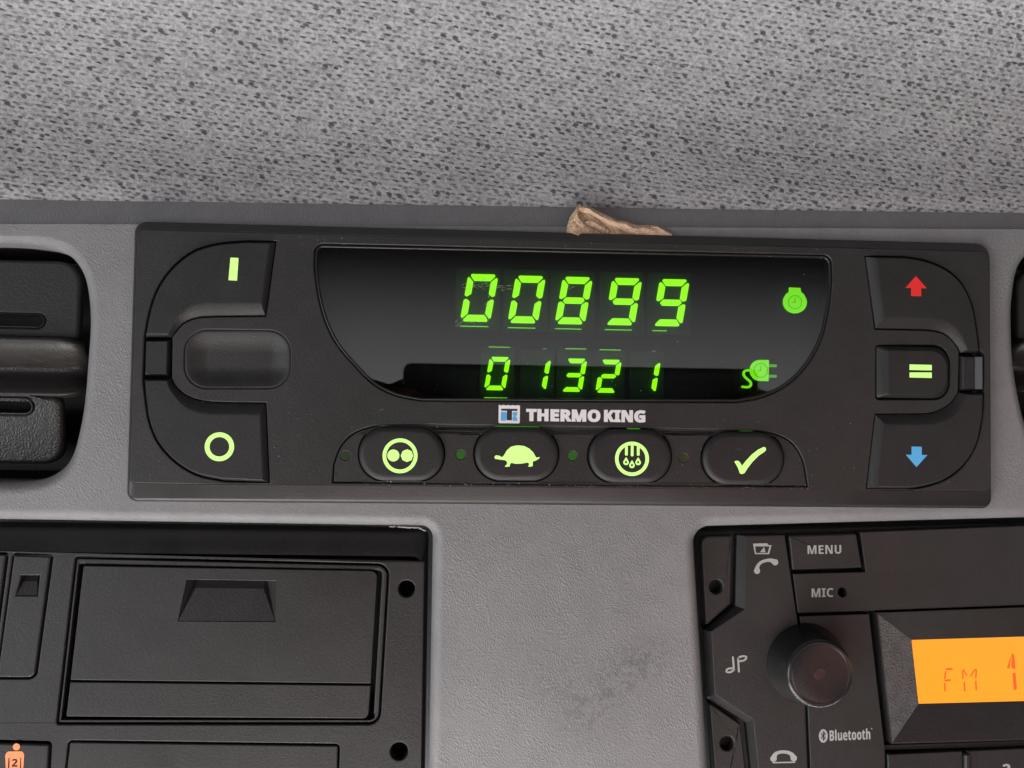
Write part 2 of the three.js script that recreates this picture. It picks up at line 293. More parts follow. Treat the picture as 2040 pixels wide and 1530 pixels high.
// ------------------------------------------------------------------ headliner fabric
{
  const w = 2048, h = 1024, WX = 0.250, HY = 0.125, H = new Float32Array(w * h).fill(1), pm = w / 250;
  const stamp = (arr, cx, cy, rx, ry, v, mode) => {
    const R = Math.ceil(Math.max(rx, ry) * 1.7) + 1;
    for (let y = -R; y <= R; y++) for (let x = -R; x <= R; x++) {
      const d = (x / rx) ** 2 + (y / ry) ** 2; if (d > 2.6) continue;
      const k = ((Math.round(cy) + y + h * 4) % h) * w + (Math.round(cx) + x + w * 4) % w, a = 1 - sstep(0.35, 2.2, d);
      if (mode) arr[k] = Math.max(arr[k], v * a); else arr[k] = Math.min(arr[k], 1 - v * a);
    }
  };
  // the knit: straight rows of long slits, staggered from row to row, fine stitches between them, and soft flecks of darker yarn on a wider lattice
  const rows = 2 * Math.round(125 / 2.0), cols = Math.round(250 / 2.34), sx = w / cols, sy = h / rows;
  for (let r = 0; r < rows; r++) for (let c = 0; c < cols; c++) {
    const k = rnd(), x = (c + (r % 2) * 0.5 + (rnd() - 0.5) * 0.22) * sx, y = (r + (rnd() - 0.5) * 0.16) * sy;
    const v = k < 0.3 ? lerp(0.6, 0.9, rnd()) : k < 0.8 ? lerp(0.35, 0.6, rnd()) : lerp(0.1, 0.3, rnd());
    stamp(H, x, y, pm * lerp(0.42, 0.72, rnd()), pm * lerp(0.11, 0.19, rnd()), v, 0);
    stamp(H, x + pm * lerp(0.1, 0.35, rnd()), y - pm * 0.14, pm * lerp(0.2, 0.38, rnd()), pm * lerp(0.12, 0.22, rnd()), v * 0.75, 0);
    if (rnd() < 0.6) stamp(H, x + 0.5 * sx + (rnd() - 0.5) * 0.2 * sx, y + (rnd() - 0.5) * 0.25 * sy, pm * lerp(0.12, 0.25, rnd()), pm * lerp(0.06, 0.10, rnd()), lerp(0.25, 0.55, rnd()), 0);
  }
  for (let r = 0; r < rows; r += 2) for (let c = 0; c < cols; c++) {
    const k = rnd(), x = (c + ((r >> 1) % 2) * 0.5 + 0.15 + (rnd() - 0.5) * 0.3) * sx, y = (r - 0.35 + (rnd() - 0.5) * 0.4) * sy;
    if (k < 0.3) continue;
    const v = k > 0.86 ? lerp(0.6, 0.85, rnd()) : lerp(0.18, 0.38, rnd()), rx = pm * lerp(0.38, 0.55, rnd()), ry = pm * lerp(0.28, 0.42, rnd());
    stamp(H, x, y, rx, ry, v, 0);
    if (k > 0.86) stamp(H, x + rx * 0.6, y - ry * 0.6, rx * 0.6, ry * 0.7, v * 0.9, 0);
  }
  const fl = noiseField(1024, 300, 41), fm = noiseField(1024, 60, 42), fb = noiseField(1024, 10, 43);
  const at = (a, x, y) => a[(y % 1024) * 1024 + x % 1024];
  const yarn = (x, y, i) => at(fl, x, y) * 0.13 + at(fm, x, y) * 0.04 + at(fb, x, y) * 0.04 - 0.105;
  const col = tex(w, h, (x, y, i) => { const v = (0.605 + yarn(x, y, i)) * lerp(0.36, 1, H[i]); return [v * 0.985, v * 0.99, v]; }, { srgb: true, repeat: [1 / WX, 1 / HY] });
  const bmp = tex(w, h, (x, y, i) => grey(clamp(H[i] * 0.75 + at(fl, x, y) * 0.25, 0, 1)), { repeat: [1 / WX, 1 / HY] });
  const mat = std({ map: col, roughness: 0.95, bumpMap: bmp, bumpScale: 0.0003, sheen: 0.3, sheenRoughness: 0.6, sheenColor: rgb(0.5, 0.5, 0.5) });
  // profile: a rolled lower edge, then up and slowly forward over the driver
  const prof = [[34.8, -12], [35.0, -8.5], [35.6, -6.2], [37.0, -4.9], [39.5, -4.5], [44, -4.6], [50, -4.4], [56, -3.2], [63, 0.2], [71, 5.6], [80, 13], [91, 24], [104, 40]];
  const c = new THREE.CatmullRomCurve3(prof.map(([y, z]) => new THREE.Vector3(0, y, z)), false, 'centripetal'), N = 70, K = 90, pts = c.getSpacedPoints(N), len = c.getLength();
  const pos = [], uv = [], idx = [];
  for (let i = 0; i <= N; i++) for (let j = 0; j <= K; j++) {
    const x = -190 + 365 * j / K, tilt = (x + 122) / 224 * 3.6 * (1 - sstep(0, 60, i) * 0.5);
    const puff = 0.35 * Math.sin(x * 0.05 + i * 0.11) + 0.25 * Math.sin(x * 0.11 - i * 0.07 + 1);
    pos.push(x * MM, (pts[i].y - 1.4 + tilt) * MM, (pts[i].z + puff * sstep(3, 14, i)) * MM);
    const u = x * MM, v = len * i / N * MM, a = 0.13; uv.push(u * Math.cos(a) - v * Math.sin(a), u * Math.sin(a) + v * Math.cos(a));
    if (i < N && j < K) { const q = i * (K + 1) + j; idx.push(q, q + 1, q + K + 2, q, q + K + 2, q + K + 1); }
  }
  const g = new THREE.BufferGeometry();
  g.setAttribute('position', new THREE.Float32BufferAttribute(pos, 3)); g.setAttribute('uv', new THREE.Float32BufferAttribute(uv, 2)); g.setIndex(idx); g.computeVertexNormals();
  structure(add('headliner', g, mat), 'flecked light grey knitted fabric headliner above the console');
}

// ------------------------------------------------------------------ what the gloss mirrors: an added grey roll, an added red block, the phone that takes the picture
{
  const cloth = (c) => std({ color: rgb(...c), roughness: 0.9 });
  // added unseen grey roll, shaped so that its shading fades upwards in the display glass
  const greyRoll = add('added_grey_roll', new THREE.CapsuleGeometry(0.42, 1.3, 16, 64).rotateZ(Math.PI / 2).translate(0.05, -0.13, 1.42), cloth([0.52, 0.52, 0.52]));
  greyRoll.userData = { label: 'long grey roll added unseen behind the camera for the display to mirror', category: 'reflector' };
  const redBlock = add('added_red_block', new RoundedBoxGeometry(0.62, 0.62, 0.16, 5, 0.06).translate(0.16, -0.46, 0.80), cloth([0.15, 0.045, 0.04]));  // added unseen, to give the lower plastic a red sheen
  redBlock.userData = { label: 'dark red block added unseen behind the camera for its red sheen', category: 'redBlock' };
  const phone = thing('phone', 'black smartphone held up to take the picture, facing the display', 'phone');
  const back = add('body', new RoundedBoxGeometry(0.164, 0.076, 0.008, 5, 0.0038), std({ color: rgb(0.010, 0.011, 0.013), roughness: 0.12 }), phone);
  for (const x of [-0.058, -0.033, -0.070]) add('lens', new THREE.CylinderGeometry(0.006, 0.006, 0.002, 28).rotateX(Math.PI / 2).translate(x, x === -0.070 ? -0.004 : 0.013, -0.0045), std({ color: rgb(0.004, 0.004, 0.006), roughness: 0.05 }), phone);
  phone.position.set(0.032, -0.025, 0.216);
  // the two hands that hold the phone by its short ends: x outwards from the end, z towards its screen, millimetres
  const bones = [[22, -30, 7, 15, 24, 12, 6, 14], [37, -26, 9, 16, 38, 6, 8, 15], [38, -22, 10, 18, 66, -52, 22, 22],
    [25, 16, 2, 10, 15, 21, -9, 8.5], [15, 21, -9, 8.5, -3, 19, -12.5, 7.5], [-3, 19, -12.5, 7.5, -17, 16, -11.5, 6.8],
    [26, 2, -2, 10.5, 14, 3, -12, 9], [14, 3, -12, 9, -8, 2, -13, 8], [-8, 2, -13, 8, -23, 0, -12, 7],
    [26, -14, -2, 10, 14, -15, -12, 8.5], [14, -15, -12, 8.5, -6, -16, -13, 7.6], [-6, -16, -13, 7.6, -20, -17, -12, 6.8],
    [26, -28, 0, 9, 14, -32, -11, 7.5], [14, -32, -11, 7.5, -2, -33, -12, 6.8], [-2, -33, -12, 6.8, -13, -33, -11.5, 6.2],
    [26, 4, 12, 11, 12, 17, 15, 9.5], [12, 17, 15, 9.5, -5, 24, 13.5, 8.6], [-5, 24, 13.5, 8.6, -18, 26, 12.2, 7.6]];
  const far = (x, y, z) => {
    let d = 1e9;
    for (const [ax, ay, az, ar, bx, by, bz, br] of bones) {
      const ux = bx - ax, uy = by - ay, uz = bz - az, t = clamp(((x - ax) * ux + (y - ay) * uy + (z - az) * uz) / (ux * ux + uy * uy + uz * uz), 0, 1);
      const e = Math.hypot(x - ax - ux * t, y - ay - uy * t, z - az - uz * t) - lerp(ar, br, t), k = clamp(0.5 + (d - e) / 6, 0, 1);
      d = lerp(d, e, k) - 3 * k * (1 - k);
    }
    return d;
  };
  const res = 52, mc = new MarchingCubes(res, new THREE.MeshStandardMaterial(), false, false, 60000), half = 66, ctr = [22, -14, 4];
  for (let k = 0; k < res; k++) for (let j = 0; j < res; j++) for (let i = 0; i < res; i++) mc.field[k * res * res + j * res + i] = -far(ctr[0] + (i / res * 2 - 1) * half, ctr[1] + (j / res * 2 - 1) * half, ctr[2] + (k / res * 2 - 1) * half);
  mc.isolation = 0; mc.update();
  const skin = std({ color: rgb(0.42, 0.20, 0.15), roughness: 0.6 });
  for (const [sgn, x, name, label] of [[-1, -0.050, 'hand', 'hand gripping the short end of the phone that lies nearer the off key'], [1, 0.114, 'hand_001', 'hand gripping the short end of the phone that lies nearer the arrow keys']]) {
    const g = new THREE.BufferGeometry(), P = new Float32Array(mc.count * 3), N = new Float32Array(mc.count * 3);
    for (let i = 0; i < mc.count; i++) for (let k = 0; k < 3; k++) { const f = k === 0 ? sgn : 1; P[3 * i + k] = f * (ctr[k] + mc.positionArray[3 * i + k] * half) * MM; N[3 * i + k] = f * mc.normalArray[3 * i + k]; }
    g.setAttribute('position', new THREE.BufferAttribute(P, 3)); g.setAttribute('normal', new THREE.BufferAttribute(N, 3));
    const h = add(name, g, skin); h.position.set(x, -0.025, 0.216); h.userData = { label, category: 'hand', group: 'hands holding the phone' };
  }
}

// ------------------------------------------------------------------ air vents
function vent(name, label, sgn, xe, y0) {
  const v = thing(name, label, 'air vent', 'air vents either side of the control unit');
  const X = (x) => sgn * x, poly = (p) => p.map(([x, y]) => [X(x) + xe, y + y0]);        // x measured from the opening's inner side, negative into the vent
  add('housing', loft([[ccw(round(poly(rect(-64, -26, 1.2, 25)), 6)), -10], [ccw(round(poly(rect(-63, -25, -0.5, 24)), 6)), -24]], { cap: true }), M.ventDark, v);
  const slot = (x1, yc, hh) => ccw(round(poly(rect(-46, yc - hh, x1, yc + hh)), hh * 0.98, 8));
  const up = add('upper_plate', plate(ccw(round(poly(rect(-62, 4.5, -4.6, 22.2)), [0.5, 1.5, 5, 5])), [slot(-12.2, 8.8, 1.3)], -9.0, 3, 0.8, 4), M.ventDark, v);
  add('slot_rim', loft([[slot(-11.8, 8.8, 1.6), -9.2], [slot(-11.9, 8.8, 1.5), -8.75], [slot(-12.1, 8.8, 1.35), -8.7], [slot(-12.2, 8.8, 1.25), -11]], { cap: false }), M.ventDark, up);
  // thumb bar: a scooped channel, its upper half looking down, its lower half up
  const pos = [], P = [[5.4, -9.6], [5.2, -7.0], [4.5, -6.0], [3.2, -6.5], [1.4, -8.4], [-0.2, -10.6], [-1.6, -11.8], [-3, -11.6], [-5, -9.6], [-6.6, -7.9], [-7.5, -7.7], [-8.2, -9.6]];
  const cv = new THREE.CatmullRomCurve3(P.map(([y, z]) => new THREE.Vector3(0, y, z)), false, 'centripetal').getPoints(60), xs = [-62, -30, -12, -8.5, -6.8, -5.6, -4.7, -4.1, -3.7, -3.5];
  const q = (i, j) => { const t = clamp((xs[j] + 8.5) / 5, 0, 1), f = 1 - Math.sqrt(1 - t * t * 0.999); return [X(xs[j]) + xe, y0 - 1.5 + (cv[i].y + 1.5) * (1 - 0.25 * f), cv[i].z - 4 * f]; };
  for (let i = 0; i < 60; i++) for (let j = 0; j + 1 < xs.length; j++) pos.push(...q(i, j), ...q(i + 1, j), ...q(i + 1, j + 1), ...q(i, j), ...q(i + 1, j + 1), ...q(i, j + 1));
  add('thumb_bar', finish(pos, 70), M.ventBar, v);
  // lower plate, leaning back towards its foot
  const lp = add('lower_plate', plate(ccw(round(poly(rect(-62, -23.6, -7.6, -8.0)), [3, 4.5, 2, 0.5])), [slot(-13.8, -10.3, 1.45)], 0, 3, 1.2, 5), M.ventGrain, v);
  lp.position.set(0, 0, -8.2 * MM);
  add('slot_rim', loft([[slot(-13.5, -10.3, 1.8), -0.2], [slot(-13.5, -10.3, 1.75), 0.3], [slot(-13.7, -10.3, 1.5), 0.32], [slot(-13.8, -10.3, 1.4), -2]], { cap: false }), M.ventGrain, lp);
  lp.rotation.x = 0.22; lp.position.z = -6.0 * MM;
  return v;
}
vent('air_vent', 'black plastic air vent with scooped thumb bar and slots beside the on and off keys', 1, -104.4, 0);
vent('air_vent_001', 'black plastic air vent cut off by the picture edge, beside the arrow keys', -1, 101.5, 4);

// ------------------------------------------------------------------ the refrigeration control unit
const unit = thing('control_unit', 'black refrigeration control unit with green digital display and keys, set in the grey console', 'control unit');
const OUT = ccw(round(rect(-95, -30, 95, 30), [2.2, 2.2, 3.4, 2.6], 8));
const frame = (t, b, s, k) => ccw(round(rect(-95 + s, -30 + b, 95 - s, 30 - t), [2.2 - k, 2.2 - k, 3.4 - k, 2.6 - k], 8));
const lipOut = frame(2.0, 3.9, 1.0, 0.8);
add('housing', loft([[OUT, -8], [OUT, -2.1], [frame(0.12, 0.12, 0.12, 0.1), -1.6], [frame(0.45, 0.45, 0.35, 0.3), -1.15], [frame(1.0, 0.95, 0.6, 0.6), -0.85], [lipOut, -0.12], [frame(2.6, 4.5, 1.6, 1.0), -0.6], [frame(2.7, 4.6, 1.7, 1.0), -5.2]], { crease: 30 }), M.bezel, unit);

const dispPts = [...[[-56.31, 25.60], [57.29, 25.94]], ...curve([[57.52, 20.32], [56.73, 13.58], [54.92, 6.83], [51.63, 1.19], [47.11, -3.11], [42.03, -5.63], [36.41, -6.82]], 24), ...curve([[-32.91, -7.54], [-38.30, -6.55], [-43.17, -4.25], [-47.54, -0.00], [-50.82, 3.72], [-53.49, 8.53], [-55.32, 14.45], [-56.32, 20.93]], 26)];
const disp = ccw(round(dispPts, dispPts.map((_, i) => (i < 2 ? 1.7 : 0)), 6));
const onKey = ccw([...[[-64.85, 25.93]], ...curve([[-71.00, 25.88], [-77.32, 25.06], [-82.02, 23.33], [-86.12, 19.89], [-89.14, 15.30], [-90.67, 10.45], [-91.56, 4.98]], 26), ...[[-86.14, 5.09]], ...curve([[-85.54, 6.06], [-83.82, 8.13], [-81.12, 9.36], [-76.93, 9.77]], 12), ...[[-66.60, 10.10]]]);
const offKey = ccw([...[[-66.15, -8.80]], ...curve([[-76.45, -8.85], [-80.13, -8.37], [-83.20, -7.14], [-85.23, -5.25], [-86.00, -3.77]], 12), ...[[-91.52, -3.87]], ...curve([[-91.10, -7.69], [-90.12, -12.98], [-88.12, -17.41], [-84.69, -21.18], [-80.03, -23.99], [-74.47, -25.21]], 26), ...[[-65.01, -25.54]]]);
const tabKey = ccw([[-91.65, 4.44], [-86.44, 4.55], [-86.43, -3.25], [-91.64, -3.34]]);
const upKey = ccw([...[[65.32, 26.02]], ...curve([[73.97, 26.13], [78.60, 25.45], [83.24, 23.75], [86.95, 20.78], [89.49, 15.97], [90.63, 10.34], [91.30, 5.05]], 26), ...[[87.23, 4.97]], ...curve([[86.54, 6.20], [84.23, 8.74], [81.80, 9.71], [79.25, 10.00]], 12), ...[[67.61, 9.99]]]);
const downKey = ccw([...[[67.60, -9.24]], ...curve([[79.66, -8.96], [82.32, -8.14], [84.98, -6.42], [86.73, -4.03]], 12), ...[[92.19, -3.95]], ...curve([[91.93, -9.35], [90.62, -15.19], [87.82, -19.92], [83.31, -23.42], [76.52, -25.38], [71.59, -25.65]], 26), ...[[65.65, -25.59]]]);
const tabR = ccw([[87.00, 4.40], [92.35, 4.50], [92.30, -3.50], [86.96, -3.58]]);
const eqKey = ccw(round([[67.84, 6.07], [84.45, 6.38], [84.41, -5.42], [67.83, -5.67]], [0.5, 3.6, 3.6, 0.5], 8));
const tray = ccw([...[[-51.38, -25.30]], ...curve([[-51.25, -21.56], [-49.84, -17.79], [-47.13, -14.97], [-42.67, -13.40], [-37.11, -13.00]], 18), ...curve([[39.81, -13.28], [44.88, -13.99], [48.61, -15.93], [50.89, -19.44], [52.03, -25.17]], 18)]);
const dimple = ccw(round([[-83.25, 6.53], [-61.32, 6.75], [-61.05, -5.29], [-82.92, -5.64]], 4.6, 10));
const ovals = [[[-37.00, -19.14]], [[-12.26, -18.85]], [[12.53, -19.00]], [[37.59, -19.26]]].map(([[x, y]]) => ({ x, y, p: ccw(round(rect(x - 9.05, y - 5.8, x + 9.05, y + 5.8), 5.75, 12)) }));
const eqPocket = circle(...[[67.95, 0.25]][0], 4.1, 40, 6.6);
const leftKeys = ccw([...[[-64.85, 25.93]], ...curve([[-71.00, 25.88], [-77.32, 25.06], [-82.02, 23.33], [-86.12, 19.89], [-89.14, 15.30], [-90.67, 10.45], [-91.56, 4.98]], 26), ...curve([[-91.62, -3.87], [-91.10, -7.69], [-90.12, -12.98], [-88.12, -17.41], [-84.69, -21.18], [-80.03, -23.99], [-74.47, -25.21]], 26), ...[[-65.01, -25.54]], ...[[-66.15, -8.80]], ...curve([[-76.45, -8.85], [-80.13, -8.37], [-83.20, -7.14], [-85.23, -5.25], [-86.00, -3.77]], 12), ...curve([[-86.14, 5.09], [-85.54, 6.06], [-83.82, 8.13], [-81.12, 9.36], [-76.93, 9.77]], 12), ...[[-66.60, 10.10]]]);
const rightKeys = ccw([...[[65.32, 26.02]], ...curve([[73.97, 26.13], [78.60, 25.45], [83.24, 23.75], [86.95, 20.78], [89.49, 15.97], [90.63, 10.34], [91.42, 5.27]], 26), ...[[92.35, 4.61]], ...curve([[92.30, -3.95], [91.93, -9.35], [90.62, -15.19], [87.82, -19.92], [83.31, -23.42], [76.52, -25.38], [71.59, -25.65]], 26), ...[[65.65, -25.59]], ...[[67.60, -9.24]], ...curve([[79.66, -8.96], [82.32, -8.14], [84.98, -6.42], [86.73, -4.03]], 12), ...curve([[87.00, 4.85], [86.54, 6.20], [84.23, 8.74], [81.80, 9.71], [79.25, 10.00]], 12), ...[[67.61, 9.99]]]);
const plateHoles = [disp, leftKeys, rightKeys, eqKey, tray, dimple];
add('faceplate', plate(inset(lipOut, 0.05), plateHoles.map((p) => inset(p, -0.22)), 0, 3.2, 0.3, 4), M.unit, unit);

// keys: each a moulded cap with its own chamfers, standing in a narrow gap
function key(name, p, z, cham, iconShapes, iconMat, lean, label) {
  const zf = lean || (() => 0), q = inset(p, cham), top = (x, y) => z + zf(x, y);
  const m = add(name, loft([[p, -4], [p, (x, y) => top(x, y) - 1.25], [inset(p, (...a) => 0.12 + 0.35 * cham(...a)), (x, y) => top(x, y) - 0.62], [inset(p, (...a) => 0.14 + 0.78 * cham(...a)), (x, y) => top(x, y) - 0.14], [inset(q, 0.22), top]], { crease: 24 }), M.rubber, unit);
  if (label) m.userData.label = label;
  if (iconShapes) add('icon', slab(iconShapes, z + 0.06 + (zf(...icoC) || 0), 0.12), iconMat, m);
  return m;
}
let icoC = [0, 0];
const [onIco] = [[-73.36, 19.71]], [offIco] = [[-75.23, -18.07]];
icoC = onIco;
key('on_key', onKey, 0.9, (x, y, nx, ny) => (ny > 0.1 && x < -66 ? 0.4 + 2.2 * sstep(-87, -80, x) : nx < -0.8 && x > -75 ? 0.9 : 0.4), toShape(ccw([[-73.94, 22.16], [-72.26, 22.10], [-72.45, 17.26], [-74.24, 17.32]])), M.icon, null, 'on key marked with a glowing upright bar');
icoC = offIco;
key('off_key', offKey, 0.9, (x, y, nx, ny) => (ny < -0.1 && x < -66 ? 0.4 + 2.1 * sstep(-87, -80, x) : nx < -0.8 && x > -75 ? 0.9 : 0.4), toShape(circle(...offIco, 3.05, 48), [circle(...offIco, 2.05, 48)]), M.icon, null, 'off key marked with a glowing ring');
key('hinge_tab', tabKey, 0.2, () => 0.3);
key('hinge_tab', tabR, 0.3, () => 0.35);
add('tab_insert', plate(ccw([[90.19, 3.98], [91.81, 4.01], [91.77, -3.18], [90.15, -3.21]]), [], 0.62, 0.5, 0.1, 2), std({ color: rgb(0.10, 0.105, 0.115), roughness: 0.35 }), unit);
const arrow = (c, s) => toShape(ccw([[0, 2.6], [2.5, -0.1], [1.2, -0.1], [1.2, -1.9], [-1.1, -1.9], [-1.1, -0.1], [-2.4, -0.1]].map(([x, y]) => [c[0] + x, c[1] + y * s])));
icoC = [0, 0];
key('up_key', upKey, 0.9, (x, y, nx, ny) => (nx > 0.6 && x < 75 ? 2.0 : ny > 0.1 ? 0.4 + 2.0 * sstep(90, 83, x) : 0.4), arrow([[76.33, 19.15]][0], 1), M.red, null, 'up key with a red arrow');
key('down_key', downKey, 0.9, (x, y, nx, ny) => (nx > 0.6 && x < 75 ? 2.0 : ny < -0.1 ? 0.4 + 2.0 * sstep(90, 83, x) : 0.4), arrow([[76.36, -18.11]][0], -1), M.blue, null, 'down key with a blue arrow');
{
  const [[ex0, ey1], [ex1, ey0]] = [[67.84, 6.07], [84.41, -5.42]], eq = (l, t, r, b) => ccw(round(rect(ex0 + l, ey0 + b, ex1 - r, ey1 - t), [0.5, 3.6, 3.6, 0.5], 8));
  const m = add('enter_key', loft([[eq(0, 0, 0, 0), -4], [eq(0, 0, 0, 0), -0.25], [eq(0.85, 0.45, 0.4, 0.35), 0.4], [eq(1.9, 0.9, 0.9, 0.7), 0.86], [eq(2.2, 1.1, 1.1, 0.9), 1.0]], { crease: 24 }), M.rubber, unit);
  m.userData.label = 'enter key marked with two glowing bars';
  add('icon', slab([toShape(ccw([[74.80, 1.99], [79.85, 1.97], [79.84, 0.74], [74.79, 0.76]])), toShape(ccw([[74.79, 0.21], [79.84, 0.29], [79.84, -0.93], [74.79, -0.91]]))], 1.06, 0.12), M.icon, m);
}
add('finger_dimple', loft([[inset(dimple, -0.25), -0.35], [inset(dimple, 0.05), -0.2], ...Array.from({ length: 14 }, (_, i) => { const t = (i + 1) / 14; return [inset(dimple, 0.05 + 4.45 * t), -0.2 - 1.25 * Math.sin(t * Math.PI / 2) ** 1.3]; })], { crease: 70 }), M.unit, unit);
add('key_floor', uvxy(new THREE.BoxGeometry(186, 52, 0.6).translate(0, 0.5, -4.4)), M.pit, unit);

// tray with four oval keys and the small lamps between them
add('key_tray', plate(tray, [...ovals.map((o) => inset(o.p, -0.25)), ...[[-48.95, -19.71], [-24.29, -19.21], [-0.02, -19.15], [24.40, -19.30]].map(([x, y]) => circle(x, y, 1.0, 20))], -0.25, 2.4, 0.2, 3), M.unit, unit);
[[-48.95, -19.71], [-24.29, -19.21], [-0.02, -19.15], [24.40, -19.30]].forEach(([x, y], i) => add('indicator_lamp', loft([[circle(x, y, 1.22, 20), -1.6], [circle(x, y, 1.22, 20), -0.42], [circle(x, y, 0.7, 20), -0.36]]), i === 1 || i === 2 ? M.ledGreen : M.ledDull, unit));
const ovalIcons = [
  () => { const [c] = [[-37.25, -19.53]]; const s = 1 / 0.1095; return [toShape(circle(...c, 3.72, 56), [circle(...c, 2.92, 56)]), toShape(circle(c[0] - 1.42, c[1] + 0.05, 1.27, 32)), toShape(round(circle(c[0] + 1.5, c[1] + 0.05, 1.36, 8).map(([x, y]) => [Math.min(x, c[0] + 2.75), y]), 0.2, 3))]; },
  () => { const T = [[-17.07, -19.51], [-16.76, -19.19], [-16.00, -19.29], [-15.45, -19.60], [-15.03, -19.17], [-14.39, -18.08], [-13.54, -17.32], [-12.46, -17.03], [-11.59, -17.02], [-10.61, -17.17], [-9.52, -17.70], [-8.75, -18.45], [-8.31, -19.20], [-7.98, -19.63], [-7.44, -19.46], [-7.27, -19.56], [-7.75, -20.00], [-8.29, -20.28], [-8.73, -20.39], [-8.83, -20.71], [-8.77, -21.36], [-9.15, -21.53], [-9.80, -21.53], [-9.58, -21.15], [-9.70, -20.72], [-10.02, -20.67], [-11.11, -20.90], [-12.40, -20.97], [-13.49, -20.77], [-13.70, -21.09], [-13.80, -21.58], [-14.77, -21.64], [-14.72, -21.43], [-14.35, -21.10], [-14.36, -20.56], [-14.69, -20.24], [-15.44, -20.14], [-16.31, -20.04], [-16.96, -19.94]]; return [toShape(ccw(T))]; },
  () => { const [c] = [[12.79, -19.61]]; const drop = (x, y, r) => Array.from({ length: 20 }, (_, i) => { const a = i / 20 * 2 * Math.PI, k = Math.max(0, Math.sin(a)); return [x + r * Math.cos(a) * (1 - 0.55 * k * k), y + r * Math.sin(a) * (1 + 0.75 * k * k)]; });
    const bar = (x, y1, y0) => toShape(round(rect(c[0] + x - 0.3, c[1] + y0, c[0] + x + 0.3, c[1] + y1), 0.2, 3));
    return [toShape(circle(...c, 3.72, 56), [circle(...c, 2.95, 56)]), bar(-1.25, 2.75, 0.7), bar(0.02, 3.0, 0.55), bar(1.35, 2.75, 0.7), ...[[-1.3, -0.75], [0, -1.4], [1.35, -0.75]].map(([x, y]) => toShape(drop(c[0] + x, c[1] + y, 0.62), [drop(c[0] + x, c[1] + y, 0.24)]))]; },
  () => [toShape(ccw([[35.38, -20.01], [35.71, -19.78], [36.16, -19.78], [36.61, -20.10], [37.06, -20.86], [37.94, -19.76], [39.17, -18.43], [40.61, -17.32], [41.84, -16.70], [42.29, -16.80], [42.41, -17.30], [42.07, -17.74], [40.73, -18.63], [39.40, -19.96], [38.29, -21.40], [37.62, -22.44], [37.06, -22.67], [36.62, -22.51], [36.17, -21.31], [35.83, -20.66]]))],
];
const ovalName = ['set_point_key', 'speed_key', 'defrost_key', 'check_key'], ovalLabel = ['oval key with two dots in a glowing ring', 'oval key with a glowing tortoise', 'oval key with glowing drops in a ring', 'oval key with a glowing tick'];
ovals.forEach((o, i) => {
  const p = o.p, s = 1.0;
  const k = add(ovalName[i], loft([[p, -3], [p, 0.1], [inset(p, 0.15), 0.42], [inset(p, 0.6), 0.78], [inset(p, 1.4), 0.98], [inset(p, 2.6), 1.0]], { crease: 40 }), M.rubber, unit);
  k.userData.label = ovalLabel[i];
  add('icon', slab(ovalIcons[i](), 1.06, 0.1), M.icon, k);
  // light that leaks out of the gap above the cap
  const n = [0.75, 0.85, 0.22, 0.22][i], y = o.y + 5.92;
  add('light_gap', plate(rect(o.x - 6.5 * n + (i > 1 ? 0.8 : 0), y - 0.12, o.x + 6.5 * n + (i > 1 ? 0.8 : 0), y + 0.1), [], -0.35, 0.3, 0.05, 1), M.gap, k);
});

// display: smoked pane over a dark well with the lit digits standing in it
const DZ = -2.4;
const well = inset(disp, 0.05);
const screen = add('display_well', loft([[inset(disp, -0.15), -0.9], [well, -1.0], [inset(disp, 0.3), -3.2]], { crease: 40 }), std({ color: rgb(0.008, 0.008, 0.009), roughness: 0.5 }), unit);
add('display_glass', slab(toShape(inset(disp, -0.12)), -0.45, 0.02), M.glass, unit);
add('display_rim', loft([[inset(disp, -0.1), -0.8], [inset(disp, -0.06), -0.28], [inset(disp, 0.1), -0.12], [inset(disp, 0.35), -0.14], [inset(disp, 0.5), -0.3], [inset(disp, 0.52), -0.46]], { cap: false, crease: 60 }), std({ color: rgb(0.014, 0.014, 0.014), roughness: 0.25 }), unit);

// fine scratches rubbed into the pane over the first digits: clear plastic turned milky, lit by the digits behind
{
  const g = [], cl = [[...[[-20.52, 17.47]][0], 4.6, 0.9, 0.06, 60], [...[[-14.82, 17.16]][0], 2.6, 0.7, 0.05, 26], [...[[-19.77, 18.59]][0], 1.0, 0.9, -0.6, 22], [...[[-18.92, 12.90]][0], 0.7, 2.6, 1.2, 26], [...[[-22.15, 9.76]][0], 2.4, 1.1, 0.1, 34], [...[[-25.41, 9.36]][0], 0.8, 0.7, 0.8, 20], [...[[-0.95, 17.70]][0], 0.8, 0.6, 0.7, 9]];
  for (const [cx, cy, rx, ry, ang, n] of cl) for (let i = 0; i < n; i++) {
    const a = rnd() * 6.283, r = Math.sqrt(rnd()), x = cx + rx * r * Math.cos(a), y = cy + ry * r * Math.sin(a), L = lerp(0.15, 1.5, rnd() * rnd()), w = lerp(0.02, 0.055, rnd()), t = ang + (rnd() - 0.5) * 0.35;
    const b = new THREE.BoxGeometry(L, w, 0.006); b.rotateZ(t); b.translate(x, y, -0.435); g.push(b);
  }
  const sc = add('pane_scratches', uvxy(mergeGeometries(g)), std({ color: rgb(0.75, 0.75, 0.75), roughness: 1, transmission: 0.92, thickness: 0, specularIntensity: 0.1 }), unit);
  sc.userData.kind = 'stuff';
}
const SEG = { 0: 'abcdef', 1: 'bc', 2: 'abged', 3: 'abgcd', 8: 'abcdefg', 9: 'abcdfg' };
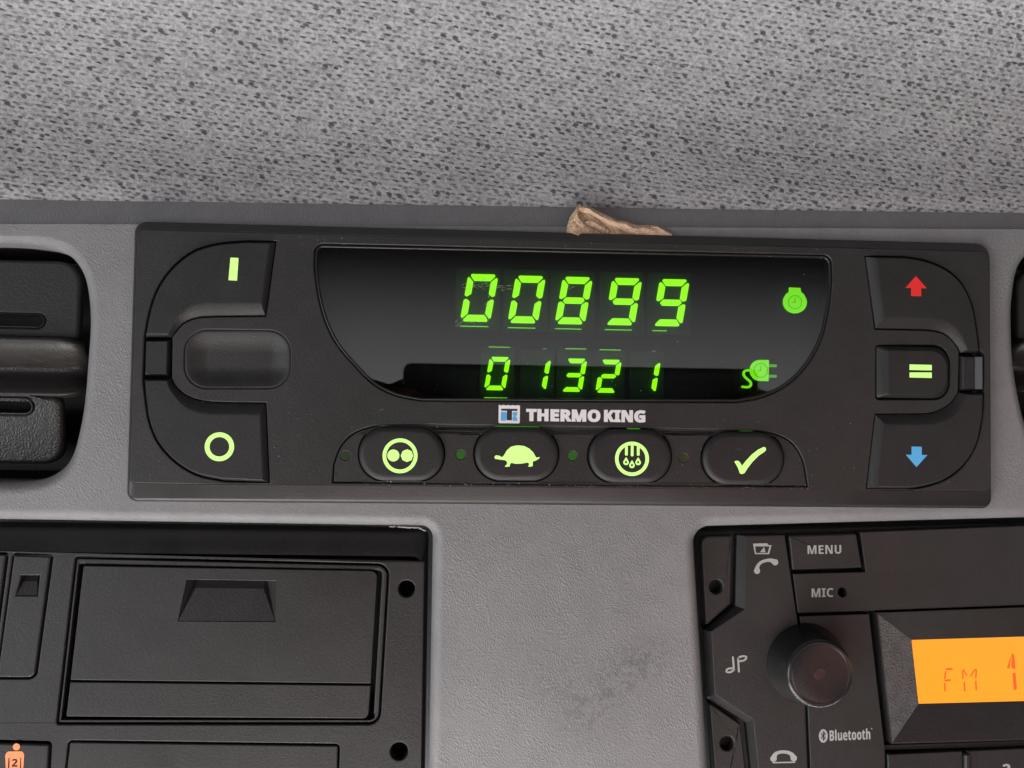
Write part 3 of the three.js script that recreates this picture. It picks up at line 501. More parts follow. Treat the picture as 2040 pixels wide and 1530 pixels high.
function digit(o, ux, uy, ch, th, gap, sl, block, glints) {             // o: lower left, ux: width, uy: height, slanted
  const P = (a, b) => [o[0] + a + sl * b, o[1] + b + a * 0.0];
  const w = ux, h = uy, t = th, g = gap, m = h / 2, c = t * 0.32;
  const hor = (y, k) => [[g + c, y + (k === 1 ? -t : 0)], [w - g - c, y + (k === 1 ? -t : 0)]];
  const shapes = {
    a: [[g * 1.3, h], [w - g * 1.3, h], [w - t - g * 0.25, h - t], [t + g * 0.25, h - t]],
    d: [[g * 1.3, 0], [t + g * 0.25, t], [w - t - g * 0.25, t], [w - g * 1.3, 0]],
    g: [[t * 0.62, m], [t * 1.02, m + t * 0.46], [w - t * 1.02, m + t * 0.46], [w - t * 0.62, m], [w - t * 1.02, m - t * 0.46], [t * 1.02, m - t * 0.46]],
    f: [[0, h - g * 1.3], [t * 0.97, h - t - g * 1.2], [t * 0.97, m + t * 0.62], [t * 0.4, m + g * 1.1], [0, m + t * 0.34]],
    e: [[0, g * 1.3], [0, m - t * 0.34], [t * 0.4, m - g * 1.1], [t * 0.97, m - t * 0.62], [t * 0.97, t + g * 1.2]],
  };
  shapes.b = shapes.f.map(([x, y]) => [w - x, y]); shapes.c = shapes.e.map(([x, y]) => [w - x, y]);
  const blk = add('digit', plate(rect(...block), [], -2.75, 0.4, 0.06, 1), M.ledBlock, unit);
  for (const s of SEG[ch]) add('segment', slab(toShape(round(ccw(shapes[s].map(([x, y]) => P(x, y))), t * 0.2, 3)), DZ + 0.35, 0.65), M.digit, blk);
  for (const [x0, x1, y, hgt] of glints) add('painted_glint', slab(toShape(round(rect(x0, y - hgt / 2, x1, y + hgt / 2), hgt * 0.45, 3)), DZ - 0.1, 0.25), M.edgeGlint, blk);  // glowing slivers painted in for segment reflections along the module edges
  return blk;
}
const bigX = [[-24.98, 9.91], [-14.50, 9.79], [-4.06, 9.78], [7.00, 9.79], [17.68, 9.78]], bigTop = [[-25.14, 20.09]];
bigX.forEach(([x, y], i) => {
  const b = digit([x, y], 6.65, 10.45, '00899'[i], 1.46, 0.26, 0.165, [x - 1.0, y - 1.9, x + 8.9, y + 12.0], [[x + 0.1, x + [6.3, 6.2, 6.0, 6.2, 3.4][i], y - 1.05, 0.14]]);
  add('decimal_point', slab(toShape(circle(x + 7.6, y + 0.55, 0.55, 20)), DZ, 0.3), M.ledOff, b);
});
const smallX = [[-19.46, -5.09], [-10.53, -5.17], [-2.54, -5.16], [5.14, -5.26], [13.87, -5.23]];
smallX.forEach(([x, y], i) => {
  const one = '01321'[i] === '1';
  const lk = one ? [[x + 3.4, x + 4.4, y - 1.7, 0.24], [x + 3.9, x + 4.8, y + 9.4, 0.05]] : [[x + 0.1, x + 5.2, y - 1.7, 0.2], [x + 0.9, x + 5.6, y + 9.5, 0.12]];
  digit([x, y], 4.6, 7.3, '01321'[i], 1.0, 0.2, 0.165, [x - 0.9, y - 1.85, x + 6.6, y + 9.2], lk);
});
// lit symbols beside the digits
{
  const [e] = [[50.12, 15.75]], [pl] = [[42.37, 0.27]], ring = (c, r, w) => toShape(circle(c[0], c[1], r, 40), [circle(c[0], c[1], r - w, 40)]);
  const bodyE = ccw([[-1.35, 3.3], [1.25, 3.25], [1.35, 2.35], [2.1, 1.75], ...Array.from({ length: 25 }, (_, i) => { const a = 0.62 - i / 24 * (Math.PI + 1.24); return [2.72 * Math.cos(a), 2.5 * Math.sin(a)]; }), [-2.05, 1.8], [-1.35, 2.3]].map(([x, y]) => [e[0] + x, e[1] + y]));
  const engine = add('engine_hours_symbol', slab(toShape(bodyE), DZ, 0.3), M.status, unit);
  add('dial_line', slab([ring(e, 1.55, 0.1), toShape(rect(e[0] - 0.05, e[1] + 0.05, e[0] + 0.05, e[1] + 1.0)), toShape(rect(e[0] - 0.75, e[1] - 0.05, e[0] + 0.2, e[1] + 0.05))], DZ + 0.02, 0.05), M.ledBlock, engine);
  const head = ccw([[1.8, 2.35], ...Array.from({ length: 21 }, (_, i) => { const a = Math.PI / 2 + i / 20 * Math.PI; return [-0.2 + 2.3 * Math.cos(a), 2.35 * Math.sin(a)]; }), [1.75, -2.35]].map(([x, y]) => [pl[0] + x, pl[1] + y]));
  const cord = stroke(curve([[-2.3, -0.05], [-3.3, -0.05], [-3.85, -0.5], [-3.8, -1.2], [-3.1, -1.95], [-2.35, -2.6], [-2.25, -3.3], [-2.75, -3.75], [-4.1, -3.72]].map(([x, y]) => [pl[0] + x, pl[1] + y]), 40), 0.5);
  const plug = add('standby_hours_symbol', slab([toShape(head), toShape(ccw(cord))], DZ, 0.3), M.status, unit);
  for (const y of [1.1, -1.25]) add('prong', slab(toShape(rect(pl[0] + 1.78, pl[1] + y - 0.3, pl[0] + 3.6, pl[1] + y + 0.3)), DZ, 0.3), std({ color: rgb(0.02, 0.05, 0.01), emissive: rgb(0.22, 1.0, 0.015) }), plug);
  add('dial_line', slab([ring([pl[0] - 0.05, pl[1]], 1.6, 0.1), toShape(rect(pl[0] - 0.1, pl[1] + 0.05, pl[0], pl[1] + 1.0)), toShape(rect(pl[0] - 0.7, pl[1] - 0.05, pl[0] + 0.1, pl[1] + 0.05))], DZ + 0.02, 0.05), M.ledBlock, plug);
}
const green = new THREE.RectAreaLight(0x8dff20, 0.25, 0.075, 0.026); green.position.set(0.012, 0.009, 0.0006); green.lookAt(0.012, 0.009, 1); scene.add(green);

// maker's name and emblem printed on the faceplate
const fontBold = await new FontLoader().loadAsync('fonts/droid/droid_sans_bold.typeface.json');
function text(s, size, x0, x1, y, z, t, fat = 0, lean = 0) {            // set between x0 and x1 on the line y
  const g = new TextGeometry(s, { font: fontBold, size, depth: t, curveSegments: 6, bevelEnabled: fat > 0, bevelSize: fat, bevelThickness: 0.005, bevelSegments: 1 });
  g.computeBoundingBox(); const b = g.boundingBox, k = (x1 - x0) / (b.max.x - b.min.x);
  g.translate(-b.min.x, -b.min.y, -b.max.z); g.scale(k, size / (b.max.y - b.min.y), 1);
  g.applyMatrix4(new THREE.Matrix4().makeRotationZ(lean)); g.translate(x0, y, z);
  return uvxy(g.deleteAttribute('uv'));
}
{
  const [a, b] = [[-10.29, -11.77], [3.19, -11.80]], [c, d] = [[6.72, -11.75], [15.90, -11.74]], [top] = [[-10.32, -9.05]];
  const hgt = top[1] - a[1];
  add('lettering', mergeGeometries([text('THERMO', hgt, a[0], [[5.95, -11.76]][0][0], a[1], 0.05, 0.04, 0.15), text('KING', hgt, c[0], d[0], c[1], 0.05, 0.04, 0.15)]), M.white, unit);
  const [q0, q1] = [[-16.27, -12.29], [-11.65, -8.20]], W = q1[0] - q0[0], Hh = q1[1] - q0[1], E = (x, y) => [q0[0] + x * W, q0[1] + y * Hh];
  const edge = []; for (let i = 0; i <= 40; i++) { const x = 1 - i / 40; edge.push(E(x, 0.955 + 0.035 * Math.abs(Math.cos(x * Math.PI * 4.5)) - 0.02)); }
  const frame = [E(0.05, 0), E(0.95, 0), E(1, 0.05), ...edge, E(0, 0.05)];
  const tee = [E(0.12, 0.77), E(0.12, 0.66), E(0.385, 0.66), E(0.385, 0.16), E(0.63, 0.16), E(0.63, 0.66), E(0.88, 0.66), E(0.88, 0.77)];
  const bl = [E(0.11, 0.60), E(0.34, 0.60), E(0.38, 0.5), E(0.38, 0.25), E(0.34, 0.13), E(0.11, 0.13)];
  const br = [E(0.68, 0.13), E(0.88, 0.13), E(0.88, 0.25), E(0.81, 0.37), E(0.88, 0.48), E(0.88, 0.60), E(0.70, 0.60), E(0.64, 0.5), E(0.70, 0.40), E(0.64, 0.25)];
  const em = add('emblem', slab(toShape(frame, [tee, bl, br]), 0.05, 0.04), M.white, unit);
  add('emblem_panel', slab([toShape(inset(ccw(bl), 0.01)), toShape(inset(ccw(br), 0.01))], 0.045, 0.03), M.logoBlue, em);
}

// ------------------------------------------------------------------ tachograph, lower left
const TZ = -5.5;
const tacho = thing('tachograph', 'black recorder unit with printer flap, set below the on and off keys', 'tachograph');
{
  const B = (t, r) => { const [a, b, c, d] = [...[[-163.88, -35.91]], ...[[-31.28, -36.75]], ...[[-31.16, -99.66]], ...[[-161.33, -98.02]]]; return ccw(round([[a[0], a[1] - t], [b[0] - r, b[1] - t], [c[0] - r, c[1]], d], [0.5, 2.4, 0.5, 0.5])); };
  const body = B(0, 0);
  const drawerGap = ccw(round([...[[-106.76, -42.29]], ...[[-39.51, -43.61]], ...[[-40.92, -78.32]], ...[[-109.63, -77.90]]], [0.6, 2.6, 2.6, 0.6]));
  const keyGap = ccw(round([[-119.78, -41.71], [-111.50, -41.99], [-114.11, -68.23], [-122.42, -68.21]], [0.5, 0.5, 1.8, 1.0]));
  const key2 = ccw(round([[-128.95, -41.44], [-120.82, -41.61], [-123.26, -67.99], [-131.53, -67.97]], [0.5, 0.5, 1.8, 1.0]));
  const crew = ccw(round([[-127.36, -81.05], [-110.55, -81.59], [-110.77, -94.45], [-128.95, -94.25]], 0.8));
  const low = ccw(round([[-107.01, -81.41], [-49.62, -82.58], [-49.74, -97.28], [-108.21, -96.59]], 0.8));
  const holes = [[...[[-35.68, -48.96]][0], 1.75], [...[[-36.67, -84.19]][0], 1.85]].map(([x, y, r]) => circle(x, y, r, 28));
  
  // face plate from the ridge downwards, and a strip that rolls back above it
  const faceP = ccw([...[[-163.66, -41.30]], ...[[-39.09, -42.73]], ...[[-31.84, -42.91]], ...[[-31.71, -99.65]], ...[[-161.33, -98.02]]]);
  add('faceplate', plate(faceP, [drawerGap, keyGap, key2, crew, low, ...holes].map((p) => inset(ccw(p), -0.05)), TZ, 4, 0.35, 4), M.tacho, tacho);
  
  add('housing', loft([[body, -16], [B(0.05, 0.02), -9.4], [B(0.5, 0.3), -8.4], [B(1.4, 0.7), -7.5], [B(4.2, 1.0), -6.25], [B(5.2, 1.1), -6.0], [B(5.3, 1.2), -12.5]], { crease: 25 }), M.tacho, tacho);
  add('seam', plate(ccw([[-162.19, -77.00], [-109.64, -77.53], [-109.63, -77.79], [-162.18, -77.26]]), [], TZ + 0.02, 0.3, 0.02, 1), M.pit, tacho);
  // printer flap
  const din = inset(drawerGap, 0.32), dr = inset(drawerGap, (x, y, nx, ny) => (ny < -0.5 ? 1.5 : ny > 0.5 ? 1.0 : nx < -0.5 ? 1.6 : 0.9));
  add('flap_frame', loft([[din, -9], [din, -5.9], [inset(din, 0.22), -5.55], [inset(din, 0.5), -5.55], [inset(dr, -0.15), -5.75], [inset(dr, -0.05), -6.2], [dr, -6.3]], { cap: false, crease: 25 }), M.tacho, tacho);
  const hnd = ccw([[-83.02, -47.09], [-63.95, -47.35], [-63.96, -56.01], [-84.59, -55.92]]);
  const fl = ccw(round([[-104.90, -44.16], [-42.09, -44.99], [-43.02, -69.45], [-106.87, -68.49]], [0.4, 1.4, 0.2, 0.2])), fb = ccw(round([[-106.92, -68.86], [-43.07, -69.83], [-43.42, -77.02], [-107.57, -76.22]], [0.2, 0.2, 1.4, 0.3]));
  const flap = add('print_flap', plate(fl, [hnd], -5.2, 2, 0.22, 3), M.tacho, tacho);
  add('hinge_strip', plate(fb, [], -5.25, 2, 0.25, 3), M.tacho, flap);
  // nail recess: a ramp that runs in under the upper edge, with sloping cheeks
  const pull = (name, [TL, TR, BR, BL], [tl, tr], deep, parent) => {
    const z0 = -5.34, up = 1.3, A = [...BL, z0], B = [...BR, z0], C = [...tr, deep], D = [...tl, deep], E = [TR[0], TR[1] + up, z0 - 0.1], F = [TL[0], TL[1] + up, z0 - 0.1], G = [tr[0], TR[1] + up, deep - 1.6], H = [tl[0], TL[1] + up, deep - 1.6];
    add(name, finish([...A, ...B, ...C, ...A, ...C, ...D, ...B, ...E, ...G, ...B, ...G, ...C, ...A, ...D, ...H, ...A, ...H, ...F, ...D, ...C, ...G, ...D, ...G, ...H], 12), M.tacho, parent);
  };
  pull('finger_pull', [[-83.05, -47.11], [-63.97, -47.37], [-63.98, -56.04], [-84.62, -55.94]], [[-81.39, -49.04], [-66.85, -49.21]], -6.4, flap);
  add('flap_backing', plate(inset(dr, 0.3), [], -10.6, 0.8, 0, 1), M.pit, flap);
  // eject key with a notch
  const kc = inset(keyGap, 0.3), notch = ccw([[-117.81, -46.35], [-114.06, -46.34], [-114.34, -50.50], [-118.72, -50.51]]);
  const eject = add('eject_key', plate(kc, [notch], -5.15, 4, 0.45, 4), M.tacho, tacho);
  pull('key_notch', [[-117.86, -46.37], [-114.10, -46.36], [-114.38, -50.52], [-118.76, -50.53]], [[-117.71, -47.71], [-114.78, -47.70]], -6.1, eject);
  add('driver_key', plate(inset(key2, 0.3), [], -5.15, 4, 0.45, 4), M.tacho, tacho);
  const ck = add('crew_key', plate(inset(crew, 0.35), [], -5.0, 4, 0.5, 4), M.tacho, tacho);
  ck.userData.label = 'key with an orange figure and the number 2';
  { // orange figure with the number 2
    const [c] = [[-117.71, -84.41]], s = 0.118, f = (x, y) => [c[0] + x * s, c[1] - y * s];
    const bodyF = ccw(round([f(-15, 24), f(-17, -3), f(-13, -9), f(13, -9), f(16, -3), f(15, 24)], [0.2, 0.5, 0.6, 0.6, 0.5, 0.2]));
    const cut = [ccw([f(-12, 24.1), f(-11, 2), f(-9, 2), f(-9, 23.9)]), ccw([f(9.5, 23.9), f(9.5, 2), f(11, 2), f(12, 24.1)])];
    const ic = add('crew_symbol', slab([toShape(circle(...f(2, -17), 6.2 * s, 24)), toShape(bodyF)], -4.94, 0.06), M.orangePrint, ck);
    add('crew_number', text('2', 14 * s, f(-5, 0)[0], f(5, 0)[0], f(0, 18)[1], -4.9, 0.04, 0.03), M.pit, ic);
    add('crew_symbol_line', slab(cut.map((p) => toShape(p)), -4.92, 0.04), M.pit, ic);
  }
  add('lower_panel', plate(inset(low, 0.3), [], -5.6, 3.5, 0.35, 4), M.tacho, tacho);
  for (const h of holes) add('release_hole', loft([[h, TZ - 0.4], [inset(h, 0.15), -12]], { crease: 60 }), M.pit, tacho);
  add('back_panel', plate(inset(body, 1.6), [], -11.8, 0.6, 0, 1), M.pit, tacho);
}

// ------------------------------------------------------------------ radio, lower right
const RZ = -5.5;
const radio = thing('car_radio', 'black radio with round knob and orange screen, set in the console below the arrow keys', 'radio');
{
  const body = ccw(round([...[[29.46, -36.14]], ...[[105.11, -33.58]], ...[[158.57, -30.88]], ...[[157.41, -102.02]], ...[[34.30, -100.48]]], [2.6, 0, 1, 1, 1]));
  add('housing', loft([[body, -16], [body, -9.6], [inset(body, 0.5), -9.0], [inset(body, 1.5), -8.8]], { crease: 25 }), M.radio, radio);
  // corner covers with a release hole each
  const c1 = ccw(round([[29.81, -37.03], [37.37, -36.76], [37.11, -52.22], [31.08, -57.58]], [2, 0.3, 0.3, 0.5])), h1 = circle(...[[33.54, -48.43]][0], 1.5, 26);
  const c2 = ccw(round([[31.87, -73.79], [39.42, -78.81], [42.03, -100.58], [34.30, -100.48]], [0.5, 0.3, 0.3, 0.5])), h2 = circle(...[[36.25, -83.22]][0], 1.55, 26);
  for (const [c, h] of [[c1, h1], [c2, h2]]) {
    const m = add('corner_cover', plate(inset(c, 0.2), [h], -6.0, 3, 0.4, 4), M.radio, radio);
    add('release_hole', loft([[h, -6.3], [inset(h, 0.1), -12]], { crease: 60 }), M.pit, m);
  }
  // left key column: stands proud, with sloping facets towards the covers
  const col = ccw([...[[39.67, -36.88]], ...[[48.75, -36.60]], ...[[51.92, -57.19]], ...[[53.46, -72.79]], ...[[54.66, -100.43]], ...[[44.41, -100.30]], ...[[41.69, -77.60]], ...[[33.02, -72.03]], ...[[32.14, -58.09]], ...[[39.75, -53.19]]]);
  const foot = ccw([...[[38.41, -36.90]], ...[[49.65, -36.83]], ...[[52.96, -57.61]], ...[[54.51, -73.34]], ...[[55.73, -101.23]], ...[[43.31, -101.08]], ...[[40.80, -78.86]], ...[[31.72, -73.24]], ...[[30.94, -58.29]], ...[[38.14, -52.79]]]);
  add('key_column', loft([[foot, -9.2], [foot, -6.7], [inset(col, 0.02), -4.85], [inset(col, 0.25), -4.8]], { crease: 12 }), M.radio, radio);
  // face parts
  const menu = ccw(round([[49.64, -36.62], [65.41, -36.07], [66.80, -43.96], [50.47, -44.48]], 0.35));
  const micP = ccw([...[[66.34, -35.84]], ...[[158.10, -31.76]], ...[[157.80, -50.07]], ...[[104.66, -52.23]], ...[[69.36, -53.53]], ...[[51.99, -54.11]], ...[[50.81, -45.26]], ...[[67.62, -44.75]]]);
  const micHole = circle(...[[62.27, -49.38]][0], 1.05, 22);
  const lower = ccw([...[[52.45, -54.78]], ...[[68.43, -54.20]], ...[[72.13, -84.53]], ...[[72.34, -100.74]], ...[[55.55, -100.52]], ...[[54.23, -73.96]]]);
  const menuKey = add('menu_key', plate(inset(menu, 0.15), [], -4.7, 3, 0.3, 3), M.radio, radio);
  add('upper_face', plate(micP, [micHole], -5, 3, 0.25, 3), M.radio, radio);
  add('mic_hole', loft([[micHole, -5.2], [inset(micHole, 0.1), -8]], { crease: 60 }), M.pit, radio);
  add('lower_face', plate(lower, [], -5.1, 3, 0.25, 3), M.radio, radio);
  // screen surround: four sloping facets down to the lit screen
  const o = [[[69.87, -53.89]][0], [[157.42, -50.68]][0], [[156.92, -81.40]][0], [[73.21, -83.06]][0]], i = [[[79.25, -60.54]][0], [[159.49, -58.26]][0], [[159.25, -73.35]][0], [[80.87, -74.94]][0]];
  const quad = (a, b, c, d) => finish([...a, ...b, ...c, ...a, ...c, ...d]);
  const v3 = (p, z) => [p[0], p[1], z];
  const sur = add('screen_surround', loft([[ccw([...o].map((q) => [q[0], q[1]])), -8], [ccw(o), -4.6], [inset(ccw(o), 0.35), -4.55]], { cap: false, crease: 20 }), M.radio, radio);
  const oi = inset(ccw(o), 0.35), ii = ccw(i);
  // match corners: nearest outer corner to each inner one
  const near = (p) => oi.reduce((b, q) => (Math.hypot(q[0] - p[0], q[1] - p[1]) < Math.hypot(b[0] - p[0], b[1] - p[1]) ? q : b));
  const O = [oi.find((q) => q[0] < 80 && q[1] > -60), oi.find((q) => q[0] > 80 && q[1] > -60), oi.find((q) => q[0] > 80 && q[1] < -60), oi.find((q) => q[0] < 80 && q[1] < -60)];
  const zo = -4.55, zi = -7;
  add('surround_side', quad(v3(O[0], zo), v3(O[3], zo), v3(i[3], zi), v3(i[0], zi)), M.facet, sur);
  add('surround_top', quad(v3(O[1], zo), v3(O[0], zo), v3(i[0], zi), v3(i[1], zi)), M.radio, sur);
  add('surround_bottom', quad(v3(O[3], zo), v3(O[2], zo), v3(i[2], zi), v3(i[3], zi)), M.radio, sur);
  const lcd = add('screen', loft([[inset(ccw(i), -0.3), -7.4], [inset(ccw(i), -0.3), -7.05]]), M.lcd, radio);
  lcd.userData.label = 'lit orange screen reading FM 1';
  const glow = new THREE.RectAreaLight(0xffa21e, 0.6, 0.060, 0.013); glow.position.set(0.109, -0.0665, -0.0066); glow.lookAt(0.109, -0.0665, 1); scene.add(glow);
  // liquid-crystal segments: F M and the start of the frequency
  const ink = (pts, w) => toShape(ccw(stroke(pts, w)));
  const L = (s) => s;
  const F = [[[[87.27, -67.71], [87.03, -69.30]], 0.32], [[[87.51, -67.14], [88.70, -67.14]], 0.45], [[[87.15, -69.75], [88.33, -69.64]], 0.4], [[[87.03, -70.43], [87.14, -72.02]], 0.36]];
  const Mm = [[[[91.30, -67.49], [91.30, -69.31]], 0.3], [[[91.54, -67.38], [92.25, -68.63]], 0.3], [[[93.20, -68.75], [94.16, -67.27]], 0.3], [[[94.51, -67.27], [94.39, -69.09]], 0.34], [[[91.65, -70.22], [91.76, -72.04]], 0.34], [[[94.38, -70.00], [94.49, -71.82]], 0.36]];
  add('screen_letter', slab(F.map((a) => ink(...a)), -6.98, 0.05), M.lcdInk, lcd);
  add('screen_letter', slab(Mm.map((a) => ink(...a)), -6.98, 0.05), M.lcdInk, lcd);
  add('screen_digit', slab([toShape(ccw([[103.00, -63.53], [103.60, -64.10], [103.82, -67.30], [102.86, -66.84]])), toShape(ccw([[102.88, -63.87], [102.38, -67.07], [101.79, -66.95]])), toShape(ccw([[103.09, -68.21], [103.81, -67.98], [104.15, -71.63], [103.43, -72.09]]))], -6.98, 0.05), M.lcdInk, lcd);
  add('screen_digit', slab([toShape(ccw([[106.00, -63.65], [106.84, -63.19], [107.29, -67.31], [106.09, -66.85]])), toShape(ccw([[106.09, -68.22], [107.05, -67.99], [107.50, -71.42], [106.30, -71.64]]))], -6.98, 0.05), M.lcdInk, lcd);
  // preset keys under the screen
  const k1 = ccw([[72.59, -85.53], [90.08, -84.89], [90.48, -100.96], [73.04, -100.74]]), k2 = ccw([[91.02, -84.90], [110.36, -84.15], [111.17, -101.22], [91.41, -100.97]]);
  for (const p of [k1, k2]) add('preset_key', plate(p, [], -5, 3, 0.4, 3), M.radio, radio);
  const [pg] = [[90.90, -85.68]];
  add('guide_pin', loft([[ccw(round(rect(pg[0] - 0.85, pg[1] - 6, pg[0] + 0.85, pg[1] + 0.5), 0.8)), -5.6], [ccw(round(rect(pg[0] - 0.7, pg[1] - 6, pg[0] + 0.7, pg[1] + 0.4), 0.68)), -4.5], [ccw(round(rect(pg[0] - 0.3, pg[1] - 6, pg[0] + 0.3, pg[1] + 0.1), 0.28)), -4.2]]), M.radio, radio);
  const num = add('preset_number', text('2', 2.4, [[99.33, -89.90]][0][0], [[101.22, -89.92]][0][0], [[100.04, -90.24]][0][1], -4.94, 0.05, 0.02), M.lightGrey, radio);
  const strip = ccw([[72.59, -83.98], [157.28, -82.00], [157.25, -83.60], [72.59, -85.09]]);
  add('groove_strip', plate(strip, [], -6.4, 2, 0.1, 1), M.pit, radio);
  // knob
  const [kb] = [[53.75, -65.28]], N = 56, kp = (r) => circle(kb[0], kb[1], r, N);
  const knob = add('volume_knob', loft([[kp(9.1), -9], [kp(9.05), -4.6], [kp(8.9), -4.2], [kp(8.55), -3.2], [kp(8.0), 0], [kp(7.5), 2.3], [kp(7.4), 2.7], [kp(7.2), 3.1], [kp(6.9), 3.35], [kp(6.6), 3.42], [kp(6.3), 3.36], [kp(5.9), 3.15], [kp(3.2), 2.95]], { crease: 40 }), M.knob, radio);
  knob.userData.label = 'tapered round volume knob';
  add('knob_window', loft([[circle(...kb, 1.35, 28), 2.9], [circle(...kb, 1.25, 28), 3.06], [circle(...kb, 0.7, 28), 3.14]]), std({ color: rgb(0.035, 0.020, 0.018), roughness: 0.3 }), knob);
  // printed marks
  const T = (n, s, h, a, b) => add(n, text(s, h, a[0], b[0], a[1], -4.65, 0.04, 0, Math.atan2(b[1] - a[1], b[0] - a[0])), M.lightGrey, menuKey);
  { const [a, b] = [[54.03, -40.82], [61.79, -40.67]]; T('lettering', 'MENU', 1.95, a, b); }
  { const [a, b] = [[55.10, -50.52], [60.07, -50.40]]; add('mic_lettering', text('MIC', 2.0, a[0], b[0], a[1], -4.94, 0.04, 0, 0.02), M.lightGrey, radio); }
  { const [a, b] = [[59.35, -82.47], [68.70, -82.09]]; add('wireless_lettering', mergeGeometries([text('Bluetooth', 2.45, a[0], b[0], a[1], -5.04, 0.04, 0.02, 0.03), slab(toShape(circle(b[0] + 0.25, b[1] + 2.3, 0.16, 12)), -5.04, 0.04)].map((g) => (g.index ? g.toNonIndexed() : g))), M.lightGrey, radio);
    const [c] = [[57.85, -81.35]], el = circle(c[0], c[1], 1.02, 30, 1.5), rune = [[-0.5, 0.5], [0.45, -0.45], [0, -0.95], [0, 0.95], [0.45, 0.45], [-0.5, -0.5]].map(([x, y]) => [c[0] + x, c[1] + y]);
    const e = add('wireless_emblem', slab(toShape(el), -5.04, 0.04), M.lightGrey, radio);
    add('emblem_rune', slab(rune.slice(0, -1).map((p, k) => toShape(ccw(stroke([p, rune[k + 1]], 0.2)))), -5.02, 0.04), M.pit, e); }
  const mark = (n, shapes) => add(n, slab(shapes, -4.74, 0.05), M.lightGrey, radio);
  const handset = (pts, wid) => toShape(ccw(stroke(curve(pts, 20), (t) => wid * (0.62 + 0.75 * (Math.abs(t - 0.5) * 2) ** 3))));
  mark('answer_symbol', [handset([[42.46, -44.59], [42.57, -43.69], [43.26, -42.80], [44.40, -42.34], [45.55, -42.23], [46.59, -42.67]], 1.05)]);
  mark('hang_up_symbol', [handset([[46.40, -86.13], [46.85, -85.14], [47.99, -84.71], [49.14, -84.72], [50.39, -85.17], [50.97, -86.06]], 1.1), toShape(ccw([[46.18, -86.90], [51.31, -86.83], [51.32, -87.11], [46.18, -87.18]]))]);
  mark('folder_symbol', [toShape(ccw([[41.52, -38.55], [44.73, -38.42], [45.08, -38.87], [45.77, -38.86], [45.20, -40.88], [41.99, -40.90]]), [ccw([[41.98, -39.16], [45.31, -39.15], [44.91, -40.60], [42.21, -40.62]])]), toShape(ccw([[43.13, -40.45], [44.05, -39.26], [44.40, -40.44]]))]);
  { const n1 = curve([[37.31, -66.52], [36.52, -67.07], [35.61, -66.96], [35.83, -66.40], [36.97, -66.19]], 16), n2 = curve([[38.21, -63.86], [39.35, -63.53], [40.15, -63.75], [39.69, -64.42], [38.55, -64.64]], 16);
    mark('notes_symbol', [toShape(ccw(stroke(n1, 0.42))), toShape(ccw(stroke([[37.07, -63.75], [37.31, -66.63]], 0.42))), toShape(ccw(stroke(n2, 0.42))), toShape(ccw(stroke([[38.21, -63.86], [38.45, -66.96]], 0.42)))]); }
}

